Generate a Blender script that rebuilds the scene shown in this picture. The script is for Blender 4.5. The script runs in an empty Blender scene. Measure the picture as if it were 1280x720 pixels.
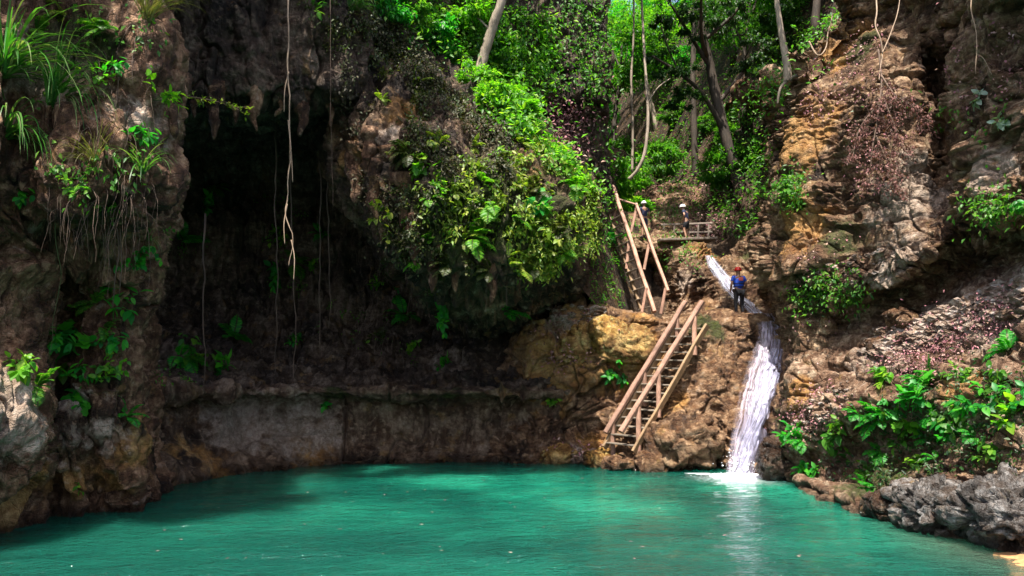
import bpy, math, random
import numpy as np
from mathutils import Vector
from mathutils.bvhtree import BVHTree

scene = bpy.context.scene
COL = scene.collection
R = math.radians

# ---------------------------------------------------------------- camera frame
CAM = np.array([0.0, 0.0, 3.0]); F = 931.0; PITCH = math.atan(110.0 / F)
RT = np.array([1.0, 0, 0]); UP = np.array([0, -math.sin(PITCH), math.cos(PITCH)]); FW = np.array([0, math.cos(PITCH), math.sin(PITCH)])

def at(px, py, Y):
    d = FW + (px - 640) / F * RT + (360 - py) / F * UP
    return CAM + d * (Y / d[1])

def ray(px, py):
    d = FW + (px - 640) / F * RT + (360 - py) / F * UP
    return d / np.linalg.norm(d)

def proj(P):
    q = P - CAM
    w = q @ FW
    return np.stack([640 + F * (q @ RT) / w, 360 - F * (q @ UP) / w], -1)

# ---------------------------------------------------------------- numpy noise
def _h(ix, iy, iz, seed):
    n = (ix.astype(np.int64) * 374761393 + iy.astype(np.int64) * 668265263 + iz.astype(np.int64) * 2147483647 + seed * 974711) & 0xFFFFFFFF
    n = ((n ^ (n >> 13)) * 1274126177) & 0xFFFFFFFF
    n = ((n ^ (n >> 16)) * 2246822519) & 0xFFFFFFFF
    return ((n ^ (n >> 15)) & 0xFFFFFF) / float(0xFFFFFF)

def vn(p, seed=0):
    """smooth value noise in -1..1"""
    i = np.floor(p); f = p - i
    f = f * f * f * (f * (f * 6 - 15) + 10)
    i = i.astype(np.int64); x, y, z = i[..., 0], i[..., 1], i[..., 2]
    fx, fy, fz = f[..., 0], f[..., 1], f[..., 2]
    def g(a, b, c): return _h(x + a, y + b, z + c, seed)
    x00 = g(0,0,0) * (1-fx) + g(1,0,0) * fx; x10 = g(0,1,0) * (1-fx) + g(1,1,0) * fx
    x01 = g(0,0,1) * (1-fx) + g(1,0,1) * fx; x11 = g(0,1,1) * (1-fx) + g(1,1,1) * fx
    y0 = x00 * (1-fy) + x10 * fy; y1 = x01 * (1-fy) + x11 * fy
    return (y0 * (1-fz) + y1 * fz) * 2 - 1

def fbm(p, oc=4, seed=0, gain=.5):
    a, s, out = 1.0, 1.0, 0
    for k in range(oc):
        out = out + a * vn(p * s + 17.3 * k, seed + k); a *= gain; s *= 2.03
    return out

def ridge(p, oc=3, seed=0):
    a, s, out = 1.0, 1.0, 0
    for k in range(oc):
        out = out + a * (1 - 2 * np.abs(vn(p * s + 9.1 * k, seed + k))); a *= .5; s *= 2.05
    return out

def worley(p, seed=0):
    i = np.floor(p).astype(np.int64); f1 = np.full(p.shape[:-1], 9.0); f2 = f1.copy(); cid = np.zeros(p.shape[:-1])
    for a in (-1, 0, 1):
        for b in (-1, 0, 1):
            for c in (-1, 0, 1):
                x, y, z = i[..., 0] + a, i[..., 1] + b, i[..., 2] + c
                q = np.stack([x + _h(x, y, z, seed), y + _h(x, y, z, seed + 1), z + _h(x, y, z, seed + 2)], -1)
                d = np.sqrt(((q - p) ** 2).sum(-1))
                near = d < f1
                f2 = np.where(near, f1, np.minimum(f2, d)); cid = np.where(near, _h(x, y, z, seed + 3), cid); f1 = np.where(near, d, f1)
    return f1, f2, cid

def sst(a, b, x):
    t = np.clip((x - a) / (b - a), 0, 1); return t * t * (3 - 2 * t)

# ---------------------------------------------------------------- mesh helpers
def link(o, parent=None):
    COL.objects.link(o)
    if parent is not None: o.parent = parent
    return o

def mesh_np(name, V, Q=None, T=None, mat=None, parent=None, smooth=True, attrs=None, uv=None):
    V = np.asarray(V, dtype=np.float32).reshape(-1, 3)
    me = bpy.data.meshes.new(name)
    nq = 0 if Q is None else len(Q); nt = 0 if T is None else len(T)
    me.vertices.add(len(V)); me.vertices.foreach_set('co', V.ravel())
    idx = []; st = []
    if nq: idx.append(np.asarray(Q, np.int32).ravel()); st.append(np.arange(nq) * 4)
    if nt: idx.append(np.asarray(T, np.int32).ravel()); st.append(nq * 4 + np.arange(nt) * 3)
    idx = np.concatenate(idx).astype(np.int32); st = np.concatenate(st).astype(np.int32)
    me.loops.add(len(idx)); me.loops.foreach_set('vertex_index', idx)
    me.polygons.add(nq + nt); me.polygons.foreach_set('loop_start', st)
    me.polygons.foreach_set('use_smooth', np.full(nq + nt, smooth, dtype=bool))
    if attrs:
        for k, a in attrs.items():
            at_ = me.attributes.new(k, 'FLOAT_COLOR', 'POINT')
            a = np.asarray(a, np.float32)
            if a.shape[1] == 3: a = np.concatenate([a, np.ones((len(a), 1), np.float32)], 1)
            at_.data.foreach_set('color', a.ravel())
    if uv is not None:
        l = me.uv_layers.new(name='UVMap')
        l.data.foreach_set('uv', np.asarray(uv, np.float32)[idx].ravel())
    me.update(calc_edges=True); me.validate()
    if mat: me.materials.append(mat)
    o = bpy.data.objects.new(name, me)
    return link(o, parent)

def thing(name, label, cat, loc=(0, 0, 0), group=None):
    o = bpy.data.objects.new(name, None); o.empty_display_size = .2; o.location = Vector(tuple(float(c) for c in loc)); link(o)
    return tag(o, label, cat, group)

def tag(o, label, cat, group=None, kind=None):
    if label: o['label'] = label
    if cat: o['category'] = cat
    if group: o['group'] = group
    if kind: o['kind'] = kind
    return o

class MB:
    """collects quads/tris for one mesh"""
    def __init__(s): s.V = []; s.Q = []; s.T = []; s.n = 0
    def add(s, V, Q=None, T=None):
        V = np.asarray(V, float).reshape(-1, 3)
        if Q is not None and len(Q): s.Q.append(np.asarray(Q) + s.n)
        if T is not None and len(T): s.T.append(np.asarray(T) + s.n)
        s.V.append(V); s.n += len(V)
    def tube(s, pts, rad, k=7, cap=True, wob=0, seed=0):
        pts = np.asarray(pts, float); n = len(pts)
        rad = np.full(n, rad, float) if np.isscalar(rad) else np.asarray(rad, float)
        tan = np.gradient(pts, axis=0); tan /= np.linalg.norm(tan, axis=1, keepdims=True) + 1e-9
        ref = np.array([0.0, 0, 1]) if abs(tan[0][2]) < .9 else np.array([1.0, 0, 0])
        a0 = np.cross(tan[0], ref); a0 /= np.linalg.norm(a0); V = []
        for i in range(n):
            a0 = a0 - tan[i] * (a0 @ tan[i]); a0 /= np.linalg.norm(a0) + 1e-9
            b0 = np.cross(tan[i], a0)
            for j in range(k):
                t = 2 * math.pi * j / k
                V.append(pts[i] + (a0 * math.cos(t) + b0 * math.sin(t)) * rad[i])
        V = np.array(V)
        if wob: V = V + (V - np.repeat(pts, k, 0)) * (wob * vn(V * 6 + seed, seed))[:, None]
        Q = [(i*k+j, i*k+(j+1) % k, (i+1)*k+(j+1) % k, (i+1)*k+j) for i in range(n-1) for j in range(k)]
        T = []
        if cap:
            V = np.concatenate([V, pts[:1], pts[-1:]])
            T = [(n*k, (j+1) % k, j) for j in range(k)] + [(n*k+1, (n-1)*k+j, (n-1)*k+(j+1) % k) for j in range(k)]
        s.add(V, Q, T)
    def beam(s, a, b, w, h, side=None):
        """rectangular timber from a to b: w across SIDE, h across the other way, chamfered slightly"""
        a = np.asarray(a, float); b = np.asarray(b, float); t = b - a; ln = np.linalg.norm(t); t /= ln
        side = np.array([1.0, 0, 0]) if side is None else np.asarray(side, float)
        u = side - t * (side @ t); u /= np.linalg.norm(u); v = np.cross(t, u); c = min(w, h) * .2; m = max(2, int(ln / .45) + 1)
        ring = [(-w/2+c, -h/2), (w/2-c, -h/2), (w/2, -h/2+c), (w/2, h/2-c), (w/2-c, h/2), (-w/2+c, h/2), (-w/2, h/2-c), (-w/2, -h/2+c)]
        V = []
        for i in range(m):
            p = a + (b - a) * i / (m - 1); q = vn(np.array([[p[0] * 1.1, p[1] * 1.1, p[2] * 1.1], [p[1], p[2], p[0] + 5]]), 7); e = .007 * min(ln, 3.0) if 0 < i < m - 1 else 0
            k_ = 1 + .09 * vn(p[None] * 3.1, 11)[0]; V += [p + u * (x * k_ + e * q[0]) + v * (y * k_ + e * q[1]) for x, y in ring]
        Q = [(8*j+i, 8*j+(i+1) % 8, 8*j+8+(i+1) % 8, 8*j+8+i) for j in range(m - 1) for i in range(8)]; z = 8 * (m - 1)
        T = [(0, i+1, i) for i in range(1, 7)] + [(z, z+i, z+i+1) for i in range(1, 7)]
        s.add(V, Q, T)
    def leaves(s, c, ax, nrm, ln, wd, fold=.25, droop=0.0):
        """folded rhombic leaves from arrays"""
        c = np.asarray(c, float); n = len(c)
        if n == 0: return
        ax = ax / (np.linalg.norm(ax, axis=1, keepdims=True) + 1e-9)
        sd = np.cross(ax, nrm); sd /= np.linalg.norm(sd, axis=1, keepdims=True) + 1e-9
        up = np.cross(sd, ax)
        ln = np.broadcast_to(ln, (n,))[:, None]; wd = np.broadcast_to(wd, (n,))[:, None]
        m = c + ax * ln * .45
        V = np.stack([c, m + sd * wd * .5 + up * wd * fold, c + ax * ln - up * ln * droop, m - sd * wd * .5 + up * wd * fold], 1).reshape(-1, 3)
        b = np.arange(n)[:, None] * 4
        T = np.concatenate([b + np.array([[0, 1, 2]]), b + np.array([[0, 2, 3]])])
        s.add(V, None, T)
    def bigleaf(s, c, ax, nrm, ln, wd, droop=.25, lobes=False):
        """one broad leaf with a midrib fold and a curved tip"""
        ax = np.asarray(ax, float); ax /= np.linalg.norm(ax); sd = np.cross(ax, nrm); sd /= np.linalg.norm(sd) + 1e-9; up = np.cross(sd, ax)
        ts = np.array([0, .12, .3, .5, .7, .88, 1.0]); ws = np.array([.02, .55, .95, 1.0, .75, .38, .02])
        if lobes: ws = np.array([.02, .9, .55, 1.0, .5, .55, .02])
        V = []
        for t, w in zip(ts, ws):
            q = np.asarray(c, float) + ax * ln * t - up * ln * droop * t * t
            V += [q - sd * wd * .5 * w + up * wd * .12 * w, q, q + sd * wd * .5 * w + up * wd * .12 * w]
        Q = []
        for i in range(len(ts) - 1):
            Q += [(3*i, 3*i+1, 3*i+4, 3*i+3), (3*i+1, 3*i+2, 3*i+5, 3*i+4)]
        s.add(V, Q)
    def blade(s, p, d, ln, w, bend, k=7):
        """a grass blade that arcs over under its weight"""
        p = np.array(p, float); d = np.array(d, float); d /= np.linalg.norm(d); st = ln / k
        sd = np.cross(d, [0, 0, 1.0]); sd /= np.linalg.norm(sd) + 1e-9; V = []
        for i in range(k + 1):
            t = i / k; ww = w * (1 - t ** 2.2) * .5 + .0008
            V += [p - sd * ww, p + sd * ww]
            d = d + np.array([0, 0, -1.0]) * bend * (.35 + t); d /= np.linalg.norm(d); p = p + d * st
        s.add(V, [(2*i, 2*i+1, 2*i+3, 2*i+2) for i in range(k)])
    def build(s, name, mat, parent=None, smooth=True, attrs=None):
        V = np.concatenate(s.V); Q = np.concatenate(s.Q) if s.Q else None; T = np.concatenate(s.T) if s.T else None
        if parent is not None:
            V = V - np.array(parent.location)
        return mesh_np(name, V, Q, T, mat, parent, smooth, attrs)

# ---------------------------------------------------------------- materials
def newmat(name):
    m = bpy.data.materials.new(name); m.use_nodes = True; nt = m.node_tree; nt.nodes.clear()
    out = nt.nodes.new('ShaderNodeOutputMaterial')
    return m, nt, out

class NT:
    def __init__(s, nt): s.nt = nt
    def n(s, typ, **kw):
        x = s.nt.nodes.new('ShaderNode' + typ)
        for k, v in kw.items(): setattr(x, k, v)
        return x
    def put(s, sock, v):
        if hasattr(v, 'is_linked') or isinstance(v, bpy.types.NodeSocket): s.nt.links.new(v, sock)
        elif isinstance(v, tuple) and len(v) == 3 and sock.type == 'RGBA': sock.default_value = (*v, 1)
        else: sock.default_value = v
    def noise(s, vec, scale, detail=5, rough=.55, dist=0, typ=None):
        x = s.n('TexNoise'); s.put(x.inputs['Vector'], vec); x.inputs['Scale'].default_value = scale
        x.inputs['Detail'].default_value = detail; x.inputs['Roughness'].default_value = rough; x.inputs['Distortion'].default_value = dist
        return x.outputs['Fac']
    def voro(s, vec, scale, feature='F1', out='Distance', rand=1):
        x = s.n('TexVoronoi', feature=feature); s.put(x.inputs['Vector'], vec); x.inputs['Scale'].default_value = scale; x.inputs['Randomness'].default_value = rand
        return x.outputs[out]
    def mapping(s, vec, scale=(1, 1, 1), rot=(0, 0, 0), loc=(0, 0, 0)):
        x = s.n('Mapping'); s.put(x.inputs['Vector'], vec); x.inputs['Scale'].default_value = scale; x.inputs['Rotation'].default_value = rot; x.inputs['Location'].default_value = loc
        return x.outputs[0]
    def ramp(s, fac, stops, interp='LINEAR'):
        x = s.n('ValToRGB'); s.put(x.inputs[0], fac); e = x.color_ramp.elements; x.color_ramp.interpolation = interp
        while len(e) < len(stops): e.new(.5)
        for i, (p, c) in enumerate(stops):
            e[i].position = p; e[i].color = (*c, 1) if len(c) == 3 else c
        return x.outputs[0]
    def mix(s, fac, a, b, mode='MIX'):
        x = s.n('Mix', data_type='RGBA', blend_type=mode); s.put(x.inputs['Factor'], fac)
        s.put(x.inputs[6], a); s.put(x.inputs[7], b); return x.outputs[2]
    def math(s, op, a, b=0.0, c=None, clamp=False):
        x = s.n('Math', operation=op, use_clamp=clamp); s.put(x.inputs[0], a); s.put(x.inputs[1], b)
        if c is not None: s.put(x.inputs[2], c)
        return x.outputs[0]
    def mr(s, v, a, b, c=0.0, d=1.0):
        x = s.n('MapRange'); s.put(x.inputs[0], v); x.inputs[1].default_value = a; x.inputs[2].default_value = b; x.inputs[3].default_value = c; x.inputs[4].default_value = d
        return x.outputs[0]
    def bump(s, h, strength=.5, dist=.05, nrm=None):
        x = s.n('Bump'); s.put(x.inputs['Height'], h); x.inputs['Strength'].default_value = strength; x.inputs['Distance'].default_value = dist
        if nrm is not None: s.put(x.inputs['Normal'], nrm)
        return x.outputs[0]

def rock_material(name, dark, mid, light, strata=.5, rough=.85, vert=False, tilt=0.0, scale=1.0, pale=1.0):
    m, nt, out = newmat(name); k = NT(nt)
    co = k.n('TexCoord').outputs['Object']
    warp = k.n('Mix', data_type='VECTOR')
    wn = k.n('TexNoise'); k.put(wn.inputs['Vector'], co); wn.inputs['Scale'].default_value = .6; wn.inputs['Detail'].default_value = 3
    vadd = k.n('VectorMath', operation='MULTIPLY_ADD'); k.put(vadd.inputs[0], wn.outputs['Color']); vadd.inputs[1].default_value = (.5, .5, .5); k.put(vadd.inputs[2], co)
    wc = vadd.outputs[0]
    n1 = k.noise(wc, .55 * scale, 6, .62)
    n2 = k.noise(wc, 2.7 * scale, 5, .66)
    col = k.ramp(n1, [(.34, dark), (.46, mid), (.54, tuple(.5*(a+b) for a, b in zip(mid, light))), (.64, light)])
    col = k.mix(k.mr(n2, .42, .60), k.mix(1.0, col, (.40, .31, .25), 'MULTIPLY'), col)
    if strata:
        sc = (9, 9, .35) if vert else (.35, .35, 7.5)
        st = k.noise(k.mapping(wc, sc, (tilt, tilt * .6, 0)), 1.0 * scale, 6, .6)
        col = k.mix(k.math('MULTIPLY', k.mr(st, .42, .56, 1, 0), strata), col, k.mix(1.0, col, (.36, .28, .22), 'MULTIPLY'))
        hl = k.mr(st, .58, .72)
        col = k.mix(k.math('MULTIPLY', hl, strata * .5), col, light)
    col = k.mix(k.mr(k.noise(k.mapping(wc, (1, 1, 1), (0, 0, 0), (31, 7, 3)), 4.2, 3, .6), .56, .66, 0, .45), col, tuple(min(.7, c * 1.3) for c in light))
    col = k.mix(k.mr(k.noise(k.mapping(wc, (2.2, 2.2, .28)), 1.0, 4, .6), .54, .66, 0, .8 if vert else .45), col, k.mix(1.0, col, (.30, .25, .22), 'MULTIPLY'))
    a = k.n('Attribute', attribute_name='zone'); sp = k.n('SeparateColor'); k.put(sp.inputs[0], a.outputs['Color'])
    n3 = k.noise(co, 5.5, 6, .7); n4 = k.noise(co, 1.6, 6, .65)
    na = k.mr(k.math('ADD', k.math('MULTIPLY', n3, .45), k.math('MULTIPLY', n4, .55)), .36, .64); nb = k.mr(k.math('ADD', k.math('MULTIPLY', n3, .3), k.math('MULTIPLY', n2, .7)), .36, .64); nc = k.mr(n4, .34, .66)
    zf = lambda i, nz: k.math('MULTIPLY', k.mr(k.math('ADD', k.math('MULTIPLY', sp.outputs[i], .55), k.math('MULTIPLY', nz, .55)), .42, .78), .92)
    mossf = zf(0, na)
    moss = k.ramp(n3, [(.3, (.012, .022, .004)), (.55, (.045, .06, .008)), (.75, (.11, .12, .02))])
    och = k.ramp(k.noise(wc, 1.3, 7, .6), [(.3, (.20, .08, .022)), (.5, (.42, .22, .065)), (.68, (.62, .40, .17))])
    ochf = zf(1, nc)
    col = k.mix(ochf, col, och)
    pal = k.ramp(n2, [(.3, tuple(pale * c for c in (.23, .165, .12))), (.5, tuple(pale * c for c in (.42, .325, .25))), (.7, tuple(pale * c for c in (.64, .53, .44)))])
    palf = zf(2, nb)
    col = k.mix(palf, col, pal)
    col = k.mix(mossf, col, moss)
    fine = k.noise(co, 40, 3, .7); med = k.noise(wc, 9, 5, .72); vo = k.voro(wc, 4.5 * scale, 'DISTANCE_TO_EDGE')
    col = k.mix(k.mr(k.noise(co, 9, 4, .7), .40, .60, .6, 0), col, k.mix(1.0, col, (.45, .36, .30), 'MULTIPLY'))
    h = k.math('ADD', k.math('MULTIPLY', fine, .35), k.math('MULTIPLY', med, 1.3))
    h = k.math('ADD', h, k.math('MULTIPLY', k.mr(vo, 0, .06), .25))
    if strata: h = k.math('ADD', h, k.math('MULTIPLY', st, 1.2 * strata))
    gz = k.n('SeparateXYZ'); k.put(gz.inputs[0], k.n('NewGeometry').outputs['Position'])
    wetf = k.mr(k.math('ADD', gz.outputs[2], k.math('MULTIPLY', n4, .5)), .32, .52, 1, 0)
    col = k.mix(wetf, col, k.mix(1.0, col, (.34, .33, .30), 'MULTIPLY'))
    b = k.n('BsdfPrincipled'); k.put(b.inputs['Base Color'], col)
    k.put(b.inputs['Roughness'], k.math('SUBTRACT', k.mr(n2, .3, .7, rough - .25, rough + .1), k.math('MULTIPLY', wetf, .3)))
    b.inputs['Specular IOR Level'].default_value = .35
    k.put(b.inputs['Normal'], k.bump(h, 1.0, .11))
    nt.links.new(b.outputs[0], out.inputs[0])
    return m

def leaf_material(name, cols, trans=.4, rough=.45, hue=None):
    """cols: list of colours picked per leaf"""
    m, nt, out = newmat(name); k = NT(nt)
    g = k.n('NewGeometry'); oi = k.n('ObjectInfo')
    f = k.math('FRACT', k.math('ADD', g.outputs['Random Per Island'], k.math('MULTIPLY', oi.outputs['Random'], .37)))
    n = len(cols)
    col = k.ramp(f, [((i + .5) / n, c) for i, c in enumerate(cols)])
    nz = k.noise(k.n('TexCoord').outputs['Object'], 3.0, 4, .6)
    col = k.mix(k.mr(nz, .35, .65, .35, 0), col, k.mix(1.0, col, (.5, .55, .4), 'MULTIPLY'))
    b = k.n('BsdfPrincipled'); k.put(b.inputs['Base Color'], col); b.inputs['Roughness'].default_value = rough; b.inputs['Specular IOR Level'].default_value = .4
    t = k.n('BsdfTranslucent'); tc = k.mix(1.0, col, (1.5, 1.7, .55), 'MULTIPLY'); k.put(t.inputs[0], tc)
    mx = k.n('MixShader'); mx.inputs[0].default_value = trans; nt.links.new(b.outputs[0], mx.inputs[1]); nt.links.new(t.outputs[0], mx.inputs[2])
    nt.links.new(mx.outputs[0], out.inputs[0])
    return m

def bark_material(name, a, b_, scale=1.0, stripes=True):
    m, nt, out = newmat(name); k = NT(nt); co = k.n('TexCoord').outputs['Object']
    n1 = k.noise(k.mapping(co, (7, 7, 1.2)), 1.6 * scale, 7, .65); n2 = k.noise(co, 1.4 * scale, 5, .6)
    col = k.mix(k.mr(n1, .35, .65), a, b_); col = k.mix(k.mr(n2, .4, .65, 0, .6), col, tuple(c * .45 for c in a))
    b = k.n('BsdfPrincipled'); k.put(b.inputs['Base Color'], col); b.inputs['Roughness'].default_value = .8
    k.put(b.inputs['Normal'], k.bump(n1, .8, .03)); nt.links.new(b.outputs[0], out.inputs[0])
    return m

def wood_material(name, a, b_):
    m, nt, out = newmat(name); k = NT(nt); co = k.n('TexCoord').outputs['Object']
    oi = k.n('ObjectInfo'); g = k.n('NewGeometry')
    n1 = k.noise(k.mapping(co, (14, 14, 3)), 1.5, 6, .65, .8); n2 = k.noise(co, 2.2, 5, .6)
    col = k.mix(k.mr(n1, .35, .65), a, b_); col = k.mix(k.mr(n2, .45, .7, 0, .7), col, tuple(c * .4 for c in a))
    rv = k.mr(oi.outputs['Random'], 0, 1, .7, 1.15); hs = k.n('HueSaturation'); k.put(hs.inputs['Color'], col); k.put(hs.inputs['Value'], rv)
    b = k.n('BsdfPrincipled'); k.put(b.inputs['Base Color'], hs.outputs[0]); b.inputs['Roughness'].default_value = .7
    k.put(b.inputs['Normal'], k.bump(n1, .5, .012)); nt.links.new(b.outputs[0], out.inputs[0])
    return m

def plain_material(name, c, rough=.6, var=.3, scale=20):
    m, nt, out = newmat(name); k = NT(nt); co = k.n('TexCoord').outputs['Object']
    n1 = k.noise(co, scale, 4, .6); col = k.mix(k.mr(n1, .35, .65, var, 0), c, tuple(x * .45 for x in c))
    b = k.n('BsdfPrincipled'); k.put(b.inputs['Base Color'], col); b.inputs['Roughness'].default_value = rough
    k.put(b.inputs['Normal'], k.bump(n1, .2, .01)); nt.links.new(b.outputs[0], out.inputs[0])
    return m

ROCK_DRIP = rock_material('travertine', (.060, .030, .015), (.23, .118, .060), (.52, .33, .20), .45, .8, True)
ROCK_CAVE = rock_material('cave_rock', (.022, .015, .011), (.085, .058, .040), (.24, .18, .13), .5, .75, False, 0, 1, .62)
ROCK_BED = rock_material('bedded_rock', (.085, .046, .024), (.33, .20, .11), (.58, .42, .27), .75, .85, False, .32)
ROCK_SMOOTH = rock_material('slab_rock', (.075, .040, .020), (.27, .155, .08), (.50, .33, .19), .55, .6, False, .3)
ROCK_GREY = rock_material('grey_rock', (.03, .03, .03), (.15, .145, .14), (.38, .37, .36), .3, .7, False, .1, 1.6)
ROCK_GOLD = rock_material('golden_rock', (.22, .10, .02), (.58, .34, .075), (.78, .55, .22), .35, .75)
SOIL = rock_material('forest_soil', (.015, .011, .006), (.06, .04, .022), (.15, .095, .06), .0, .95)

# ---------------------------------------------------------------- cliff sheets
ROCKS = []   # (V, Q) for the ray casts that seat plants on rock

def cr(a, n):
    """Catmull-Rom resample of array a along axis 0 to n samples"""
    m = len(a); t = np.linspace(0, m - 1, n); i = np.minimum(t.astype(int), m - 2); f = (t - i).reshape(-1, *([1] * (a.ndim - 1)))
    g = lambda q: a[np.clip(q, 0, m - 1)]
    p0, p1, p2, p3 = g(i - 1), g(i), g(i + 1), g(i + 2)
    return .5 * ((2 * p1) + (-p0 + p2) * f + (2*p0 - 5*p1 + 4*p2 - p3) * f**2 + (-p0 + 3*p1 - 3*p2 + p3) * f**3)

def grid_quads(nv, nu):
    i = np.arange(nv - 1)[:, None] * nu + np.arange(nu - 1)[None]
    return np.stack([i, i + 1, i + nu + 1, i + nu], -1).reshape(-1, 4)

def grid_normals(P):
    du = np.gradient(P, axis=1); dv = np.gradient(P, axis=0)
    n = np.cross(du, dv); n /= np.linalg.norm(n, axis=-1, keepdims=True) + 1e-9
    return n

def zones(P, blobs):
    Z = np.zeros(P.shape[:-1] + (3,))
    w = .25 * fbm(P * 1.1, 3, 77)[..., None] if len(blobs) else 0
    for ch, c, r in blobs:
        d = np.sqrt(((P - c) ** 2).sum(-1)) / r
        Z[..., ch] = np.maximum(Z[..., ch], sst(1.15, .35, d + (w[..., 0])))
    return Z

def sheet(name, rows, nu, nv, disp, mat, blobs=(), label=None, cat=None, kind='structure', flip=False):
    net = np.array([[at(*p) if len(p) == 3 else np.array(p[1:], float) for p in r] for r in rows])
    P = cr(net, nv); P = cr(P.transpose(1, 0, 2), nu).transpose(1, 0, 2)
    N = grid_normals(P)
    if (N[nv//2, nu//2] @ (CAM - P[nv//2, nu//2])) < 0: N = -N; flip = True
    P = disp(P, N)
    Z = zones(P, blobs)
    Q = grid_quads(nv, nu)
    if not flip: Q = Q[:, ::-1]
    V = P.reshape(-1, 3); ROCKS.append(P)
    o = mesh_np(name, V, Q, None, mat, None, True, {'zone': Z.reshape(-1, 3)})
    return tag(o, label, cat, None, kind)

def d_drip(amp=1.0, seed=0, col=.45, knob=.16):
    def f(P, N):
        q = P * np.array([.9, .9, .13]) + .25 * fbm(P * .5, 2, seed + 50)[..., None]
        d = col * ridge(q, 3, seed) + .55 * fbm(P * .33, 3, seed + 5)
        P = P + N * (d * amp)[..., None]
        f1, f2, c = worley(P * np.array([2.0, 2.0, 1.2]), seed + 9)
        wp = .4 * fbm(P * 1.7, 2, seed + 77)[..., None]
        k1, k2, kc = worley(P * np.array([4.6, 4.6, 3.2]) + wp, seed + 14)
        wet = sst(-.2, .3, fbm(P * .5, 2, seed + 88))
        cvx = vn(P * np.array([1.35, 1.35, .22]) + wp * .6, seed + 101); cvy = vn(P * np.array([2.9, 2.9, .8]) + wp, seed + 103)
        d2 = -.34 * np.exp(-(cvx / .10) ** 2) - .15 * np.exp(-(cvy / .12) ** 2) + .16 * (np.abs(cvx) ** .5) + knob * (.6 - f1) + .10 * (c - .5) + .14 * fbm(P * 2.6, 4, seed + 21) + .06 * ridge(P * np.array([5, 5, 1.2]), 2, seed + 31) + (.13 * (.5 - k1) + .07 * (kc - .5)) * (.35 + .65 * wet) - .07 * np.abs(vn(P * np.array([2.5, 2.5, .5]) + wp, seed + 93))
        return P + N * (d2 * amp)[..., None]
    return f

def d_bed(amp=1.0, seed=0, thick=.28, tilt=(.25, 0.0), layer=.20, block=.28):
    def f(P, N):
        P = P + N * (amp * .75 * fbm(P * .3, 3, seed))[..., None]
        wp = np.stack([fbm(P * .7, 3, seed + 70), fbm(P * .7 + 31, 3, seed + 71), fbm(P * .7 + 57, 3, seed + 72)], -1)
        s = P[..., 2] + tilt[0] * P[..., 0] + tilt[1] * P[..., 1] + .25 * fbm(P * .45, 3, seed + 3)
        li = s / thick; fr = li - np.floor(li); i0 = np.floor(li).astype(np.int64); z0 = np.zeros_like(i0)
        jl = np.floor((P[..., 0] + P[..., 1]) * .45 + 4 * fbm(P * .4, 2, seed + 8)).astype(np.int64)
        lay = _h(i0, jl, z0, seed + 1) - .5
        groove = np.exp(-(np.minimum(fr, 1 - fr) / .13) ** 2)
        lj = (s + .12 * wp[..., 2]) / (thick * 2.3); fj = lj - np.floor(lj); ij = np.floor(lj).astype(np.int64); lay2 = _h(ij, jl * 0 + np.floor((P[..., 0] - P[..., 1]) * .22 + 3 * fbm(P * .3, 2, seed + 9)).astype(np.int64), z0, seed + 2) - .5
        g2_ = np.exp(-(np.minimum(fj, 1 - fj) * thick * 2.3 / .055) ** 2) * sst(-.3, .3, vn(P * .6, seed + 95))
        vc = vn(np.stack([P[..., 0] * .8, P[..., 1] * .8, s * .22], -1) + .5 * wp, seed + 97); vj = np.exp(-(vc / .055) ** 2)
        s2 = np.stack([P[..., 0] * .5, P[..., 1] * .5, s * .85], -1) + .45 * wp
        f1, f2, c = worley(s2, seed + 15); crack = sst(.07, 0, f2 - f1)
        s3 = np.stack([P[..., 0] * 1.7, P[..., 1] * 1.7, s * 6.5], -1) + .5 * wp
        g1, g2, gc = worley(s3, seed + 25)
        sel = sst(.0, .38, fbm(P * .33, 3, seed + 61)); lm = .10 + .90 * sel
        d = layer * lay * lm + .34 * lay2 - .26 * g2_ - .22 * vj - .11 * groove * sel + block * 1.3 * (c - .5) - .16 * crack + .20 * (gc - .5) * lm - .10 * sst(.35, .75, g1) * lm
        d = d + .16 * fbm(P * 1.6, 3, seed + 33) + .09 * ridge(P * np.array([3.0, 3.0, 7]) + wp, 3, seed + 43) * (.3 + .7 * sel)
        return P + N * (amp * d)[..., None]
    return f

def d_rock(amp=1.0, seed=0, big=.5, cell=.9, small=.12):
    def f(P, N):
        P = P + N * (amp * big * fbm(P * .4, 3, seed))[..., None]
        q = P * cell + .3 * fbm(P * .9, 2, seed + 4)[..., None]
        f1, f2, c = worley(q, seed + 7)
        g1, g2, gc = worley(P * cell * 2.7 + 3, seed + 17)
        d = .42 * (c - .5) - .25 * sst(.12, 0, f2 - f1) + .14 * (gc - .5) - .10 * sst(.13, 0, g2 - g1) + small * fbm(P * 2.4, 4, seed + 23)
        return P + N * (amp * d)[..., None]
    return f

# ---------------------------------------------------------------- the gorge: cliffs, ledges, slope
def rw(py, *pts):
    return [(p[0], p[2] if len(p) > 2 else py, p[1]) for p in pts]

MOSS, OCH, PAL = 0, 1, 2
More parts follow.
